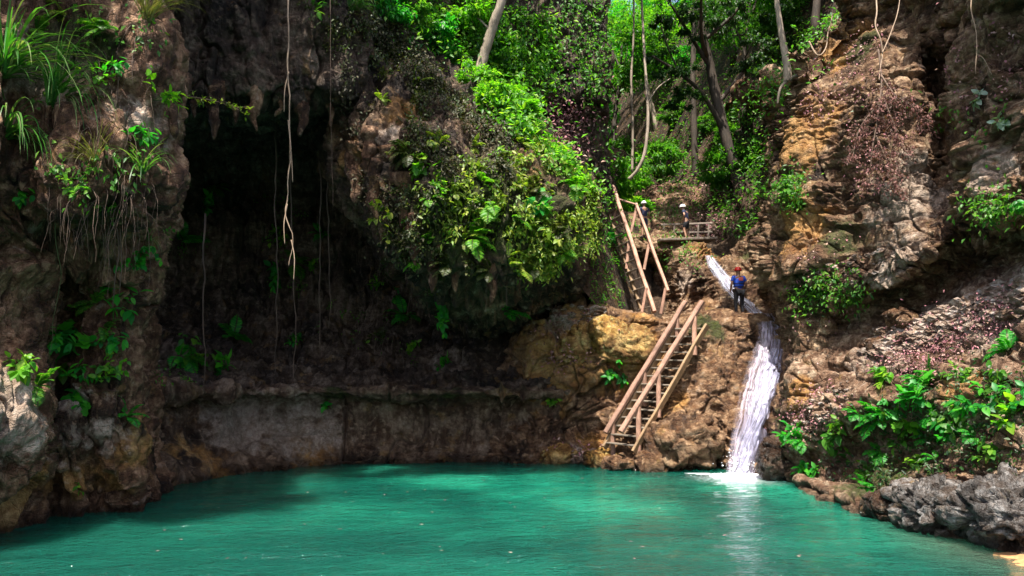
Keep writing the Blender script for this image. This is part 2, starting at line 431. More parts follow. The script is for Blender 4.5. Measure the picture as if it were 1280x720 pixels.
# near cliff of dripstone on the pool's edge
L = [
 rw(-520, (-900, 22), (-300, 20), (0, 20), (40, 20), (80, 20.5), (120, 21), (150, 21), (185, 21), (215, 22), (225, 25)),
 rw(-240, (-700, 10), (-200, 11.6), (0, 13.3), (40, 13.7), (80, 14), (120, 14.2), (150, 14.5), (190, 15), (215, 16), (218, 21)),
 rw(0,    (-700, 10), (-200, 11.4), (0, 13.0), (40, 13.3), (80, 13.7), (120, 13.8), (150, 14.2), (185, 14.5), (202, 15.6), (208, 20)),
 rw(110,  (-700, 10), (-200, 11.2), (0, 12.9), (40, 13.2), (80, 13.4), (115, 13.8), (150, 14.0), (178, 14.2), (192, 15.4), (198, 20)),
 rw(210,  (-700, 10), (-200, 11.2), (0, 13.0), (40, 13.2), (80, 13.3), (115, 13.6), (150, 13.9), (175, 14.2), (190, 15.4), (194, 20)),
 rw(265,  (-700, 10), (-200, 11.4), (0, 13.5), (40, 13.8), (80, 13.9), (115, 14.1), (150, 14.4), (168, 14.7), (182, 15.8), (186, 20)),
 rw(320,  (-700, 10.5), (-200, 11.8), (0, 13.9), (40, 14.9), (80, 15.6), (110, 15.9), (140, 15.9), (155, 16.2), (164, 17), (168, 21)),
 rw(385,  (-700, 10.5), (-200, 11.8), (0, 13.6), (36, 14.6), (66, 16.2), (100, 16.8), (130, 16.5), (146, 16.5), (154, 17.4), (160, 21)),
 rw(450,  (-700, 10.5), (-200, 11.6), (0, 13.3), (34, 14.0), (62, 16.2), (95, 16.6), (120, 16.2), (140, 16.3), (152, 17.2), (160, 21)),
 rw(520,  (-700, 10.5), (-200, 11.5), (0, 13.1), (34, 13.8), (58, 16.0), (85, 15.9), (112, 16.4), (138, 16.2), (158, 16.9), (170, 21)),
 rw(580,  (-700, 10.5), (-200, 11.7), (0, 13.6), (38, 14.4), (60, 16.0), (88, 15.9), (116, 16.7), (145, 16.5), (176, 17.2), (190, 21)),
 rw(626,  (-700, 11), (-200, 12.2), (0, 14.5), (36, 15.3), (60, 16.2), (90, 16.3), (122, 17.0), (150, 16.9), (182, 17.5), (205, 21)),
 rw(720,  (-700, 11), (-200, 12.4), (0, 14.8), (36, 15.7), (60, 16.5), (90, 16.6), (122, 17.2), (150, 17.1), (186, 17.8), (215, 21)),
]
sheet('near_cliff', L, 420, 620, d_drip(.62, 3, .5, .22), ROCK_DRIP,
      [(PAL, at(8, 530, 13.1), 1.0), (PAL, at(15, 480, 13.3), .7), (PAL, at(85, 545, 15.9), .35), (PAL, at(84, 500, 15.9), .45), (PAL, at(130, 545, 16.2), .5), (OCH, at(140, 600, 16.6), .7), (OCH, at(20, 630, 14.6), 1.0),
       (OCH, at(160, 560, 16.8), .9), (PAL, at(60, 90, 13.4), .9), (PAL, at(165, 150, 14), .8), (MOSS, at(120, 250, 14), .8), (MOSS, at(110, 60, 13.8), .9), (OCH, at(90, 610, 16), .7), (PAL, at(165, 618, 17.3), .4)],
      'brown dripstone cliff with grass tufts and columns beside the pool', 'cliff')

# overhang and the back wall of the grotto
B = [
 rw(-420, (60, 40), (140, 38), (200, 36), (260, 36), (330, 36), (400, 37), (460, 38), (520, 38), (600, 38), (680, 38), (760, 38)),
 rw(-200, (60, 24), (140, 22), (200, 20), (260, 20), (330, 20.4), (400, 21), (460, 22), (520, 24), (600, 27), (680, 29), (760, 30)),
 rw(0,    (60, 24), (140, 22), (200, 19.6), (260, 19.8), (330, 20.2), (400, 20.6), (460, 21.6), (520, 24), (600, 27), (680, 29), (760, 30)),
 rw(75,   (60, 24), (140, 22), (200, 19.8), (260, 20), (330, 20.4), (400, 20.8), (460, 21.8), (520, 24), (600, 27), (680, 29), (760, 30)),
 rw(120,  (60, 24), (140, 22), (200, 20.4), (260, 20.6), (330, 20.8), (400, 21.2), (460, 22.6), (520, 25), (600, 27), (680, 29), (760, 30)),
 rw(148,  (60, 24), (140, 24), (200, 24.5), (260, 25), (330, 25), (400, 25.4), (460, 26.5), (520, 27.5), (600, 29), (680, 30), (760, 31)),
 rw(215,  (60, 26), (140, 27), (200, 29), (260, 31), (330, 32), (400, 32), (460, 32), (520, 32), (600, 31), (680, 30), (760, 31)),
 rw(370,  (60, 26), (140, 26.5), (200, 28), (260, 30), (330, 31.5), (400, 31.8), (460, 31.8), (520, 31.5), (600, 30.5), (680, 29.5), (760, 30)),
 rw(462,  (60, 24), (140, 24), (200, 25.5), (260, 27), (330, 28.8), (400, 29.5), (460, 29.5), (520, 29.4), (600, 28.8), (680, 28.2), (760, 29)),
 rw(484,  (60, 21.8), (140, 21.9), (200, 23.2), (260, 24.5), (330, 26), (400, 26.8), (460, 26.9), (520, 26.9), (600, 27), (680, 27.4), (760, 29)),
 rw(510,  (60, 23), (140, 23.4), (200, 25), (260, 26.5), (330, 28), (400, 28.6), (460, 29), (520, 29), (600, 29), (680, 29.5), (760, 31)),
 rw(560,  (60, 23), (140, 23.4), (200, 25), (260, 26.5), (330, 28), (400, 28.6), (460, 29), (520, 29), (600, 29), (680, 29.5), (760, 31)),
]
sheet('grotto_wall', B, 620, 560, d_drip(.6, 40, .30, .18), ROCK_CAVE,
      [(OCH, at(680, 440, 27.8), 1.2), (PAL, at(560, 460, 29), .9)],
      'dark grotto back wall with a pale ledge above the waterline', 'cliff')

W = [
 rw(478, (60, 25), (140, 25), (200, 26), (260, 28), (330, 30), (400, 31), (460, 31), (520, 31), (600, 31), (680, 30), (760, 30)),
 rw(487, (60, 21.2), (140, 21.3), (200, 22.6), (260, 23.9), (330, 25.3), (400, 26.1), (460, 26.2), (520, 26.2), (600, 26.5), (680, 27.1), (760, 29)),
 rw(494, (60, 21.1), (140, 21.2), (200, 22.5), (260, 23.8), (330, 25.2), (400, 26.0), (460, 26.1), (520, 26.1), (600, 26.4), (680, 27.0), (760, 29)),
 rw(503, (60, 21.4), (140, 21.6), (200, 22.9), (260, 24.3), (330, 25.6), (400, 26.4), (460, 26.6), (520, 26.8), (600, 27.2), (680, 27.5), (760, 29)),
 rw(545, (60, 20.6), (140, 21), (200, 22.4), (260, 24.1), (330, 25.5), (400, 26.3), (460, 26.6), (520, 26.9), (600, 27.3), (680, 27.6), (760, 29)),
 [(60, 580, 19.6), (140, 585, 20.2), (200, 570, 21.9), (260, 568, 23.6), (330, 568, 25.0), (400, 570, 26.0), (460, 570, 26.3), (520, 570, 26.6), (600, 569, 27.0), (680, 568, 27.4), (760, 568, 29)],
 [(60, 602, 19.0), (140, 608, 19.6), (200, 600, 21.0), (260, 592.5, 22.7), (330, 585, 24.3), (400, 579.5, 25.6), (460, 577.5, 26.0), (520, 577, 26.3), (600, 576, 26.7), (680, 574, 27.2), (760, 574, 28.5)],
 rw(660, (60, 18.8), (140, 19.1), (200, 20.2), (260, 21.8), (330, 23.8), (400, 25.3), (460, 25.8), (520, 26.1), (600, 26.5), (680, 27), (760, 28.5)),
]
def d_wall(P, N):
    w = sst(-8.5, -6, P[..., 0]); v = vn(P * np.array([.8, .8, .12]), 501); q = vn(P * np.array([.4, .4, 1.6]), 502)
    d = .22 * fbm(P * np.array([.5, .5, .7]), 3, 503) - .26 * np.exp(-(v / .06) ** 2) * w - .10 * np.exp(-(q / .06) ** 2) + .07 * fbm(P * 2.4, 4, 504) + .10 * ridge(P * np.array([1.1, 1.1, .3]), 3, 505) * (1.6 - w)
    return P + N * d[..., None]
sheet('ledge_wall', W, 620, 170, d_wall, rock_material('ledge_rock', (.050, .032, .020), (.19, .125, .08), (.36, .26, .175), .35, .65, True, 0, .8, .75),
      [(PAL, at(370, 535, 26.3), 1.9), (PAL, at(300, 530, 25), 1.5), (OCH, at(390, 572, 25.8), 1.2), (OCH, at(250, 580, 23), 1.1), (MOSS, at(420, 488, 26.1), .6), (MOSS, at(560, 488, 26.3), .6)],
      'smooth grey undercut ledge at the foot of the grotto', 'cliff')

# the bulge that hangs over the pool
M = [
 [(440, -260, 36), (480, -230, 36), (535, -180, 36), (590, -60, 36), (635, 40, 34), (660, 120, 32), (685, 180, 31), (712, 240, 30), (735, 262, 30), (750, 280, 31)],
 [(395, -120, 25), (425, -60, 24), (480, 20, 24), (540, 88, 24), (598, 130, 24), (640, 153, 24), (685, 188, 24.3), (716, 224, 24.8), (728, 244, 26), (738, 250, 30)],
 [(390, -40, 24), (420, 0, 22.6), (480, 65, 22.4), (540, 120, 22.4), (598, 155, 22.3), (640, 182, 22.3), (684, 213, 22.6), (714, 243, 23.2), (727, 260, 25), (735, 268, 30)],
 [(392, 50, 23.6), (420, 80, 22), (478, 135, 21.6), (536, 172, 21.3), (598, 202, 21.1), (640, 228, 21.2), (684, 253, 21.6), (713, 273, 22.4), (726, 286, 24.5), (732, 290, 30)],
 [(400, 120, 24), (426, 150, 22.4), (478, 195, 21.5), (536, 250, 20.9), (598, 263, 20.7), (645, 273, 20.9), (684, 288, 21.4), (711, 298, 22.3), (723, 306, 24.5), (728, 310, 30)],
 [(408, 170, 24.6), (434, 205, 23.0), (480, 250, 21.8), (532, 308, 21.3), (595, 318, 21.0), (645, 320, 21.2), (684, 318, 21.7), (709, 321, 22.6), (720, 325, 24.6), (726, 330, 30)],
 [(416, 205, 26), (442, 240, 24.4), (486, 290, 23), (532, 342, 22.6), (590, 350, 22.2), (645, 350, 22.2), (684, 340, 22.5), (707, 336, 23.4), (718, 340, 25), (724, 345, 30)],
 [(424, 225, 29), (450, 262, 28), (495, 325, 27.4), (535, 385, 27), (590, 396, 26.6), (645, 388, 26.2), (680, 370, 26), (704, 358, 26), (716, 358, 27), (722, 360, 30)],
 [(440, 240, 33), (465, 285, 33), (505, 345, 33), (540, 405, 32.5), (590, 415, 31.5), (645, 408, 31), (680, 388, 31), (703, 373, 31), (714, 370, 31), (722, 372, 31)],
]
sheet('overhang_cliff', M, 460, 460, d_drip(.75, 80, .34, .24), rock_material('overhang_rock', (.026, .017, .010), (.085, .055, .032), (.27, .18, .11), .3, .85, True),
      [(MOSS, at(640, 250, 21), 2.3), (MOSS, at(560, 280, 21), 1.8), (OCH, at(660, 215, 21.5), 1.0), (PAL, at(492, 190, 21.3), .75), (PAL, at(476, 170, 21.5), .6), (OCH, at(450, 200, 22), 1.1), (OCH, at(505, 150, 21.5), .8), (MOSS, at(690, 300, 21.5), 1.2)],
      'overgrown bulging cliff that overhangs the pool', 'cliff')

# ledge with the lower stair and the waterfall slab
D = [
 rw(330, (560, 39.5), (600, 38.0), (650, 36), (690, 36), (740, 36), (790, 36), (830, 36), (870, 36), (900, 36), (930, 36), (955, 36), (985, 34), (1030, 33)),
 [(560, 420, 33.5), (600, 415, 32.0), (650, 400, 30), (690, 392, 30), (740, 392, 33), (790, 394, 34), (830, 394, 33.5), (870, 396, 30.5), (900, 402, 30), (930, 402, 30), (955, 404, 29.5), (985, 380, 28), (1030, 350, 27)],
 [(560, 430, 32.1), (600, 428, 30.4), (650, 408, 28.4), (690, 386, 28.4), (740, 390, 28.2), (790, 394, 28), (830, 398, 28), (870, 394, 27.8), (900, 398, 27.6), (930, 401, 27.4), (955, 405, 27.2), (985, 390, 26.4), (1030, 360, 26)],
 [(560, 445, 31.7), (600, 440, 30.0), (650, 425, 27.8), (690, 405, 27.6), (740, 404, 27.4), (790, 408, 27.2), (830, 410, 27), (870, 405, 26.6), (900, 408, 26.4), (930, 410, 26.4), (955, 416, 26.4), (985, 405, 25.4), (1030, 380, 25)],
 [(560, 480, 31.5), (600, 474, 29.8), (650, 462, 27.4), (690, 448, 27.2), (740, 452, 27), (790, 450, 26.9), (830, 450, 26.5), (870, 440, 25.9), (900, 440, 25.7), (928, 442, 25.9), (958, 442, 25.6), (985, 440, 24.6), (1030, 430, 24)],
 [(560, 505, 31.3), (600, 500, 29.6), (650, 492, 27.6), (690, 484, 27.6), (740, 490, 27.4), (790, 490, 26.8), (830, 490, 26.1), (870, 480, 25.4), (900, 480, 25.0), (922, 482, 25.2), (955, 480, 24.7), (982, 480, 23.6), (1020, 480, 23)],
 [(560, 530, 31.1), (600, 525, 29.5), (650, 520, 27.7), (690, 520, 27.8), (740, 525, 27.4), (790, 528, 26.4), (830, 525, 25.5), (870, 520, 24.9), (894, 520, 25.2), (912, 525, 24.7), (948, 525, 23.9), (980, 530, 22.7), (1015, 530, 22)],
 [(560, 552, 31.1), (600, 550, 29.4), (650, 548, 27.5), (690, 548, 27.6), (740, 552, 27.0), (790, 556, 26.0), (830, 552, 25.0), (866, 552, 24.7), (892, 554, 25.6), (905, 558, 24.9), (940, 562, 23.5), (976, 570, 22.1), (1012, 570, 21.6)],
 [(560, 577, 30.4), (600, 576, 28.8), (650, 574, 26.8), (690, 572, 26.8), (740, 573, 26.3), (790, 576, 25.6), (830, 579, 25.0), (866, 581, 24.9), (890, 584, 25.4), (902, 587, 24.6), (935, 590, 23.2), (972, 597, 21.8), (1010, 605, 21.2)],
 rw(680, (560, 29.9), (600, 28.4), (650, 26.4), (690, 26.4), (740, 26), (790, 25.4), (830, 24.9), (866, 24.8), (890, 25.2), (902, 24.4), (935, 23), (972, 21.6), (1010, 21)),
]
def d_ledge(P, N):
    w = sst(3.6, 4.8, P[..., 0])[..., None]
    return P + (d_bed(.85, 120, .34, (-.35, 0), .20, .34)(P, N) - P) * (1 - .62 * w) + N * (w[..., 0] * (.10 * fbm(P * np.array([1.2, 1.2, 2.6]), 4, 128) - .10 * np.exp(-(vn(P * np.array([.7, .7, 1.5]), 129) / .07) ** 2)))[..., None]
sheet('waterfall_ledge', D, 640, 330, d_ledge, ROCK_SMOOTH,
      [(OCH, at(700, 430, 27.4), 2.4), (OCH, at(790, 430, 27), 2.0), (OCH, at(680, 470, 27.4), 1.6), (PAL, at(695, 408, 27.6), 1.0), (OCH, at(740, 560, 26.6), .9), (PAL, at(715, 572, 26.6), .7), (MOSS, at(880, 405, 26.5), .9), (OCH, at(845, 505, 25.6), .7), (MOSS, at(975, 520, 23), .7)],
      'layered brown rock ledge below the waterfall lip', 'cliff')

# second tier with the upper cascade
U = [
 rw(235, (700, 44), (740, 44), (780, 44), (820, 44), (860, 44), (885, 44), (905, 44), (930, 44), (960, 44), (1000, 42)),
 rw(290, (700, 33), (740, 34), (780, 35), (820, 36), (860, 37), (885, 38, 300), (905, 38, 305), (930, 37, 280), (960, 35, 270), (1000, 33, 250)),
 rw(302, (700, 32), (740, 32.5), (780, 33.5), (820, 34.2), (860, 34.6), (885, 34.5, 318), (905, 34.5, 326), (930, 34.5, 310), (960, 33, 300), (1000, 31.5, 290)),
 rw(318, (700, 32), (740, 32.5), (780, 33.4), (820, 33.8), (860, 33.6), (885, 33.4, 330), (905, 33.4, 340), (930, 33, 340), (960, 32, 330), (1000, 31, 320)),
 rw(345, (700, 34), (740, 36), (780, 38), (820, 37.5), (850, 32.4), (880, 32.6), (905, 32.2, 358), (930, 31.4, 365), (960, 30.6, 360), (1000, 30, 350)),
 rw(380, (700, 33), (740, 35.5), (780, 37.5), (820, 37), (846, 31.6), (880, 32.4), (910, 31.4, 380), (940, 30.2, 385), (968, 29.6, 385), (1000, 29.5, 380)),
 rw(405, (700, 31), (740, 33), (780, 33.5), (820, 33), (846, 30.8), (880, 31), (910, 30.4), (945, 29.4), (975, 29), (1000, 29)),
 rw(440, (700, 31), (740, 31), (780, 31), (820, 31), (846, 30.6), (880, 30.6), (910, 30), (945, 29), (975, 28.6), (1000, 28.6)),
]
sheet('upper_ledge', U, 380, 240, d_bed(.6, 160, .4, (-.3, 0), .14, .3), ROCK_BED,
      [(MOSS, at(800, 340, 33.5), 1.5), (PAL, at(848, 350, 32), .9), (OCH, at(880, 310, 34), 1.0), (MOSS, at(950, 300, 33), 1.2)],
      'dark mossy rock tier under the footbridge', 'cliff')

# tall cliff across the waterfall
RC = [
 rw(-420, (900, 42, 130), (985, 36, 100), (1040, 36, 58), (1100, 38, -70), (1150, 42), (1172, 42), (1184, 42), (1215, 40), (1270, 38), (1340, 34), (1600, 26)),
 rw(-150, (965, 33, 100), (987, 25, 92), (1038, 25, 50), (1080, 24.5, -80), (1140, 21.5), (1168, 21), (1186, 20), (1212, 18.6), (1270, 16.6), (1340, 14.8), (1600, 11)),
 rw(20, (966, 32, 115), (986, 24.6, 105), (1038, 24, 70), (1085, 23, 20), (1140, 20.8), (1168, 20.4), (1186, 19.6), (1212, 18.0), (1270, 16.2), (1340, 14.6), (1600, 11)),
 rw(100, (966, 32, 140), (984, 24.4, 135), (1036, 22.8, 125), (1085, 21.8), (1140, 20.6), (1166, 21.6), (1180, 21.2), (1200, 17.8), (1265, 15.9), (1340, 14.2), (1600, 11)),
 rw(180, (966, 32, 190), (982, 24.2, 190), (1032, 22.4), (1085, 21.3), (1140, 20.2), (1170, 21.2), (1186, 20.4), (1204, 17.8), (1265, 16.2), (1340, 14.6), (1600, 11)),
 rw(240, (962, 32), (980, 24), (1030, 22), (1085, 20.9), (1140, 19.6), (1174, 20), (1190, 19), (1206, 17.6), (1260, 15.9), (1340, 14.4), (1600, 11)),
 rw(268, (958, 32, 290), (974, 23.8, 285), (1026, 21.8, 285), (1085, 20.6, 285), (1140, 19.2, 280), (1176, 18.8, 275), (1192, 18.3, 272), (1210, 17.5, 268), (1260, 15.9, 262), (1340, 14.4), (1600, 11)),
 rw(305, (945, 31, 330), (962, 23.6, 325), (1016, 21.6, 325), (1080, 20.2, 330), (1135, 18.6, 328), (1176, 18.5, 312), (1194, 18.6, 300), (1212, 18.6, 290), (1262, 17.1, 280), (1340, 15.6, 275), (1600, 12)),
 rw(350, (952, 31, 375), (970, 23.6, 370), (1014, 22.2, 375), (1070, 20.4, 352), (1120, 19.2, 350), (1172, 19.8, 344), (1196, 19.5, 335), (1216, 19.4, 330), (1266, 18, 315), (1340, 16.4, 305), (1600, 12.5)),
 rw(400, (962, 31, 420), (982, 23.4, 420), (1018, 22.2, 425), (1072, 21.8, 390), (1120, 21.2, 385), (1172, 20.2, 375), (1198, 19.6, 368), (1220, 19.2, 362), (1270, 17.6, 350), (1344, 16.2, 340), (1600, 13)),
 rw(470, (966, 31, 480), (985, 23.2, 480), (1018, 22.2, 470), (1074, 21.8, 430), (1120, 21.3, 425), (1172, 20.4, 415), (1198, 19.8, 408), (1220, 19.4, 400), (1272, 17.8, 392), (1346, 16.4, 385), (1600, 13)),
 rw(560, (972, 31, 590), (992, 23.2, 590), (1026, 22.4, 580), (1080, 22.0, 540), (1124, 21.6, 540), (1174, 20.6, 520), (1198, 20, 520), (1222, 19.6, 500), (1274, 18.2, 480), (1350, 17, 480), (1600, 13)),
]
def d_tall(P, N):
    q = d_bed(.85, 200, .30, (.34, .05), .20, .34)(P, N); k = np.zeros(P.shape[:-1])
    for c, r in ((at(1130, 235, 19.8), 2.3), (at(1020, 190, 23), 1.7), (at(1235, 215, 16.6), 1.2), (at(1075, 70, 22.5), 1.4), (at(1010, 440, 22.5), 1.4)):
        k = np.maximum(k, sst(1.15, .6, np.sqrt(((P - c) ** 2).sum(-1)) / r + .25 * fbm(P * .9, 2, 207)))
    return P + (q - P) * (1 - .68 * k[..., None]) + N * (k * (.12 * fbm(P * 1.3, 4, 208) - .16 * np.exp(-(vn(P * np.array([.9, .9, .5]), 209) / .05) ** 2)))[..., None]
sheet('tall_cliff', RC, 560, 640, d_tall, ROCK_BED,
      [(PAL, at(1130, 235, 19.8), 1.5), (PAL, at(1235, 215, 16.6), .9), (OCH, at(1010, 170, 23.3), 1.6), (OCH, at(1060, 60, 23.5), 1.3), (OCH, at(1000, 280, 22.6), 1.3), (MOSS, at(1050, 300, 21.2), .8), (MOSS, at(1075, 60, 23), .8), (OCH, at(1210, 220, 16.8), .8), (PAL, at(1105, 320, 19.5), 1.1), (MOSS, at(1020, 365, 22), 1.0), (MOSS, at(990, 230, 23.6), .8)],
      'tall brown bedded cliff with a dark vertical cleft', 'cliff')

# leaf-strewn slope and the bank below it
BK = [
 [(965, 520, 27), (985, 440, 24.5), (1030, 420, 23.6), (1080, 380, 23.4), (1150, 362, 22), (1210, 345, 20.4), (1285, 312, 18.6), (1420, 260, 16), (1700, 200, 12)],
 [(972, 540, 23.6), (986, 470, 22.6), (1030, 455, 21.5), (1085, 412, 20.9), (1150, 392, 19.4), (1210, 372, 17.7), (1285, 338, 15.9), (1420, 290, 13.6), (1700, 220, 11)],
 [(974, 555, 22.6), (986, 505, 21.9), (1028, 478, 20.8), (1085, 448, 19.8), (1150, 428, 18.2), (1210, 412, 16.6), (1285, 386, 15.0), (1420, 350, 13), (1700, 300, 10.8)],
 [(976, 566, 22.0), (987, 540, 21.5), (1026, 508, 20.2), (1085, 484, 18.7), (1150, 466, 17.1), (1210, 452, 15.7), (1285, 436, 14.2), (1420, 410, 12.4), (1700, 380, 10.5)],
 [(978, 574, 21.8), (988, 560, 21.5), (1024, 532, 20.2), (1080, 512, 18.5), (1150, 500, 16.7), (1210, 488, 15.2), (1285, 475, 13.8), (1420, 460, 12), (1700, 440, 10.2)],
 [(980, 582, 21.7), (990, 580, 21.5), (1022, 570, 21.0), (1076, 562, 20.0), (1150, 552, 17.2), (1210, 540, 15.1), (1285, 530, 13.7), (1420, 530, 11.8), (1700, 520, 10)],
 [(981, 592, 21.6), (992, 594, 21.2), (1022, 600, 20.6), (1076, 604, 19.2), (1150, 600, 16.2), (1210, 600, 14.9), (1285, 600, 13.6), (1420, 610, 11.7), (1700, 620, 9.8)],
 [(982, 602, 21.4), (994, 606, 20.8), (1022, 615, 19.3), (1072, 635, 17.0), (1140, 652, 15.4), (1210, 668, 14.1), (1285, 686, 12.9), (1420, 720, 11.2), (1700, 780, 9.2)],
 [(982, 690, 21.2), (994, 690, 20.4), (1020, 700, 19), (1070, 720, 16.8), (1140, 740, 15.1), (1210, 760, 13.8), (1285, 790, 12.6), (1420, 840, 11), (1700, 920, 9)],
]
sheet('leafy_bank', BK, 560, 420, d_bed(.55, 240, .24, (.36, .05), .15, .22), rock_material('bank_rock', (.075, .042, .025), (.33, .20, .125), (.60, .44, .31), .5, .9, False, .3),
      [(PAL, at(1150, 405, 19), 1.7), (PAL, at(1240, 380, 16.6), 1.7), (PAL, at(1100, 440, 20), 1.2), (OCH, at(1090, 430, 20), .9), (OCH, at(1000, 500, 21.8), 1.0), (OCH, at(1180, 480, 16), .9), (MOSS, at(1120, 520, 17), 1.2), (MOSS, at(1080, 590, 18), 1.2)],
      'sloping stony bank strewn with dead leaves', 'bank')

# forested hill behind, one sheet of soil
def hill_z(x, Y):
    x = np.asarray(x, float); Y = np.asarray(Y, float)
    base = np.interp(x, [-30, -8, -4, 0, 3, 6.5, 10, 12, 16, 30], [26, 17, 14.6, 11.8, 9.6, 8.8, 9.2, 12.5, 19, 34])
    sl = np.interp(x, [-30, -4, 3, 8, 11, 15, 30], [.55, .62, .72, .62, .42, .5, .5])
    Y0 = np.interp(x, [-30, -4, 0, 4, 6.5, 12, 30], [24, 25, 26, 31, 36, 37, 22])
    z = base + np.maximum(Y - Y0, 0) * sl
    z = z - np.maximum(Y - 56, 0) * np.interp(x / Y, [.08, .2, .34, .5], [0, .24, .26, .1])
    q = np.stack([x * .25, Y * .25, np.zeros_like(x)], -1)
    return z + 1.1 * fbm(q, 3, 300) * sst(0, 6, Y - Y0)

gx = np.concatenate([np.linspace(-60, -16, 40), np.linspace(-15.7, 26, 260), np.linspace(27, 75, 40)]); gt = np.concatenate([[-3.0], np.linspace(-.4, 24, 170), np.linspace(24.5, 100, 110)])
def hill_front(x): return np.interp(x, [-30, -4, 0, 4, 6.5, 12, 30], [27, 27, 27, 31.5, 36.5, 37, 24])
GX, GT = np.meshgrid(gx, gt); GY = GT + hill_front(GX)
GZ = hill_z(GX, GY); GZ[0] = GZ[1] - 4
P = np.stack([GX, GY, GZ], -1); P[..., 2] += .14 * fbm(P * 1.5, 4, 310) + .42 * ridge(P * np.array([.7, .5, 0]), 4, 311) * sst(9, 2, np.hypot(P[..., 0] - 9, P[..., 1] - 38))
P[..., 0] += .5 * fbm(P * .9, 4, 312) * sst(12, 3, np.hypot(P[..., 0] - 9, P[..., 1] - 38))
gy = gt
Qh = grid_quads(len(gy), len(gx))
Zh = zones(P, [(PAL, at(708, 150, 38), 1.4), (OCH, at(705, 165, 37), 1.5)])
tag(mesh_np('forest_hill', P.reshape(-1, 3), Qh, None, SOIL, None, True, {'zone': Zh.reshape(-1, 3)}), 'steep forested hillside rising behind the gorge', 'hill', None, 'structure')
ROCKS.append(P)

# pool bed under everything
P = np.array([[-60, -30, -1.6], [80, -30, -1.6], [80, 140, -1.6], [-60, 140, -1.6]], float)
tag(mesh_np('ground', P, [(0, 1, 2, 3)], None, SOIL, None, False), 'dark silty pool bed', 'ground', None, 'structure')

# ---------------------------------------------------------------- casting onto the rock
_V, _Q, _n = [], [], 0
for P_ in ROCKS:
    p = P_[::2, ::2]; _V.append(p.reshape(-1, 3)); _Q.append(grid_quads(p.shape[0], p.shape[1]) + _n); _n += p.shape[0] * p.shape[1]
BVH = BVHTree.FromPolygons(np.concatenate(_V).tolist(), np.concatenate(_Q).tolist()); del _V, _Q
_c = Vector(CAM)

def hit(px, py):
    """the rock seen along that line of sight: point and normal facing the viewer"""
    d = Vector(ray(px, py)); p, n, i, t = BVH.ray_cast(_c, d)
    if p is None: return None
    if n.dot(d) > 0: n = -n
    return np.array(p), np.array(n)

def inpoly(pts, poly):
    x, y = pts[:, 0], pts[:, 1]; ins = np.zeros(len(pts), bool); j = len(poly) - 1
    for i in range(len(poly)):
        xi, yi = poly[i]; xj, yj = poly[j]
        ins ^= ((yi > y) != (yj > y)) & (x < (xj - xi) * (y - yi) / (yj - yi + 1e-9) + xi); j = i
    return ins

def scatter(poly, n, rng):
    poly = np.array(poly, float); lo, hi = poly.min(0), poly.max(0); out = []
    while len(out) < n:
        q = lo + rng.rand(n, 2) * (hi - lo); q = q[inpoly(q, poly)]
        for a in q:
            h = hit(*a)
            if h is not None: out.append(h)
            else: out.append(None)
            if len(out) >= n: break
    out = [o for o in out if o is not None]
    return np.array([o[0] for o in out]), np.array([o[1] for o in out])

def runit(rng, n): v = rng.normal(size=(n, 3)); return v / np.linalg.norm(v, axis=1, keepdims=True)

# ---------------------------------------------------------------- leaf and wood materials
LEAF_BRIGHT = leaf_material('leaf_bright', [(.08, .27, .014), (.15, .40, .018), (.05, .20, .02), (.26, .46, .035)], .55)
LEAF_EMERALD = leaf_material('leaf_emerald', [(.02, .23, .03), (.04, .34, .025), (.012, .16, .03), (.08, .40, .02)], .5)
LEAF_MID = leaf_material('leaf_mid', [(.05, .19, .016), (.09, .27, .02), (.03, .13, .02), (.15, .30, .03)], .5)
LEAF_DARK = leaf_material('leaf_dark', [(.016, .062, .012), (.028, .09, .014), (.010, .042, .012), (.05, .10, .018)], .4)
LEAF_OLIVE = leaf_material('leaf_olive', [(.05, .075, .012), (.035, .065, .012), (.085, .10, .02), (.06, .045, .015), (.03, .05, .01)], .35)
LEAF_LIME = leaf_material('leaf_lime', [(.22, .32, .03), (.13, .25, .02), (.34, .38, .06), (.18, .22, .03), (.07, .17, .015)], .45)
LEAF_RUST = leaf_material('leaf_rust', [(.17, .065, .06), (.24, .10, .09), (.11, .045, .04), (.30, .14, .12), (.08, .04, .03)], .2, .7)
LEAF_LITTER = leaf_material('leaf_litter', [(.34, .13, .16), (.44, .20, .22), (.22, .085, .11), (.50, .33, .29), (.26, .15, .10), (.09, .045, .04), (.13, .06, .055), (.22, .09, .10)], .05, .8)
LEAF_PALE = leaf_material('leaf_pale', [(.25, .36, .27), (.35, .45, .36), (.15, .27, .15)], .3)
GRASS = leaf_material('grass_blade', [(.03, .14, .02), (.05, .19, .02), (.10, .22, .05), (.02, .09, .02), (.20, .26, .10)], .35, .35)
GRASS_DRY = leaf_material('dry_grass', [(.16, .13, .05), (.10, .12, .03), (.22, .20, .08)], .25, .6)
STEM = plain_material('stem', (.06, .07, .02), .7); TWIG = bark_material('twig_bark', (.09, .055, .035), (.20, .13, .09))
BARK_PALE = bark_material('pale_bark', (.24, .185, .135), (.42, .34, .26)); BARK_DARK = bark_material('dark_bark', (.035, .026, .018), (.085, .06, .042)); VINE = bark_material('vine_bark', (.32, .22, .14), (.48, .35, .25))
ROOT = bark_material('root_bark', (.06, .035, .022), (.13, .08, .055)); ROOT_DARK = bark_material('dark_root_bark', (.025, .017, .012), (.06, .04, .03))
LEAF_BROWN = leaf_material('leaf_brown', [(.035, .035, .012), (.06, .05, .02), (.025, .022, .01), (.09, .075, .03), (.03, .05, .012)], .25, .6)

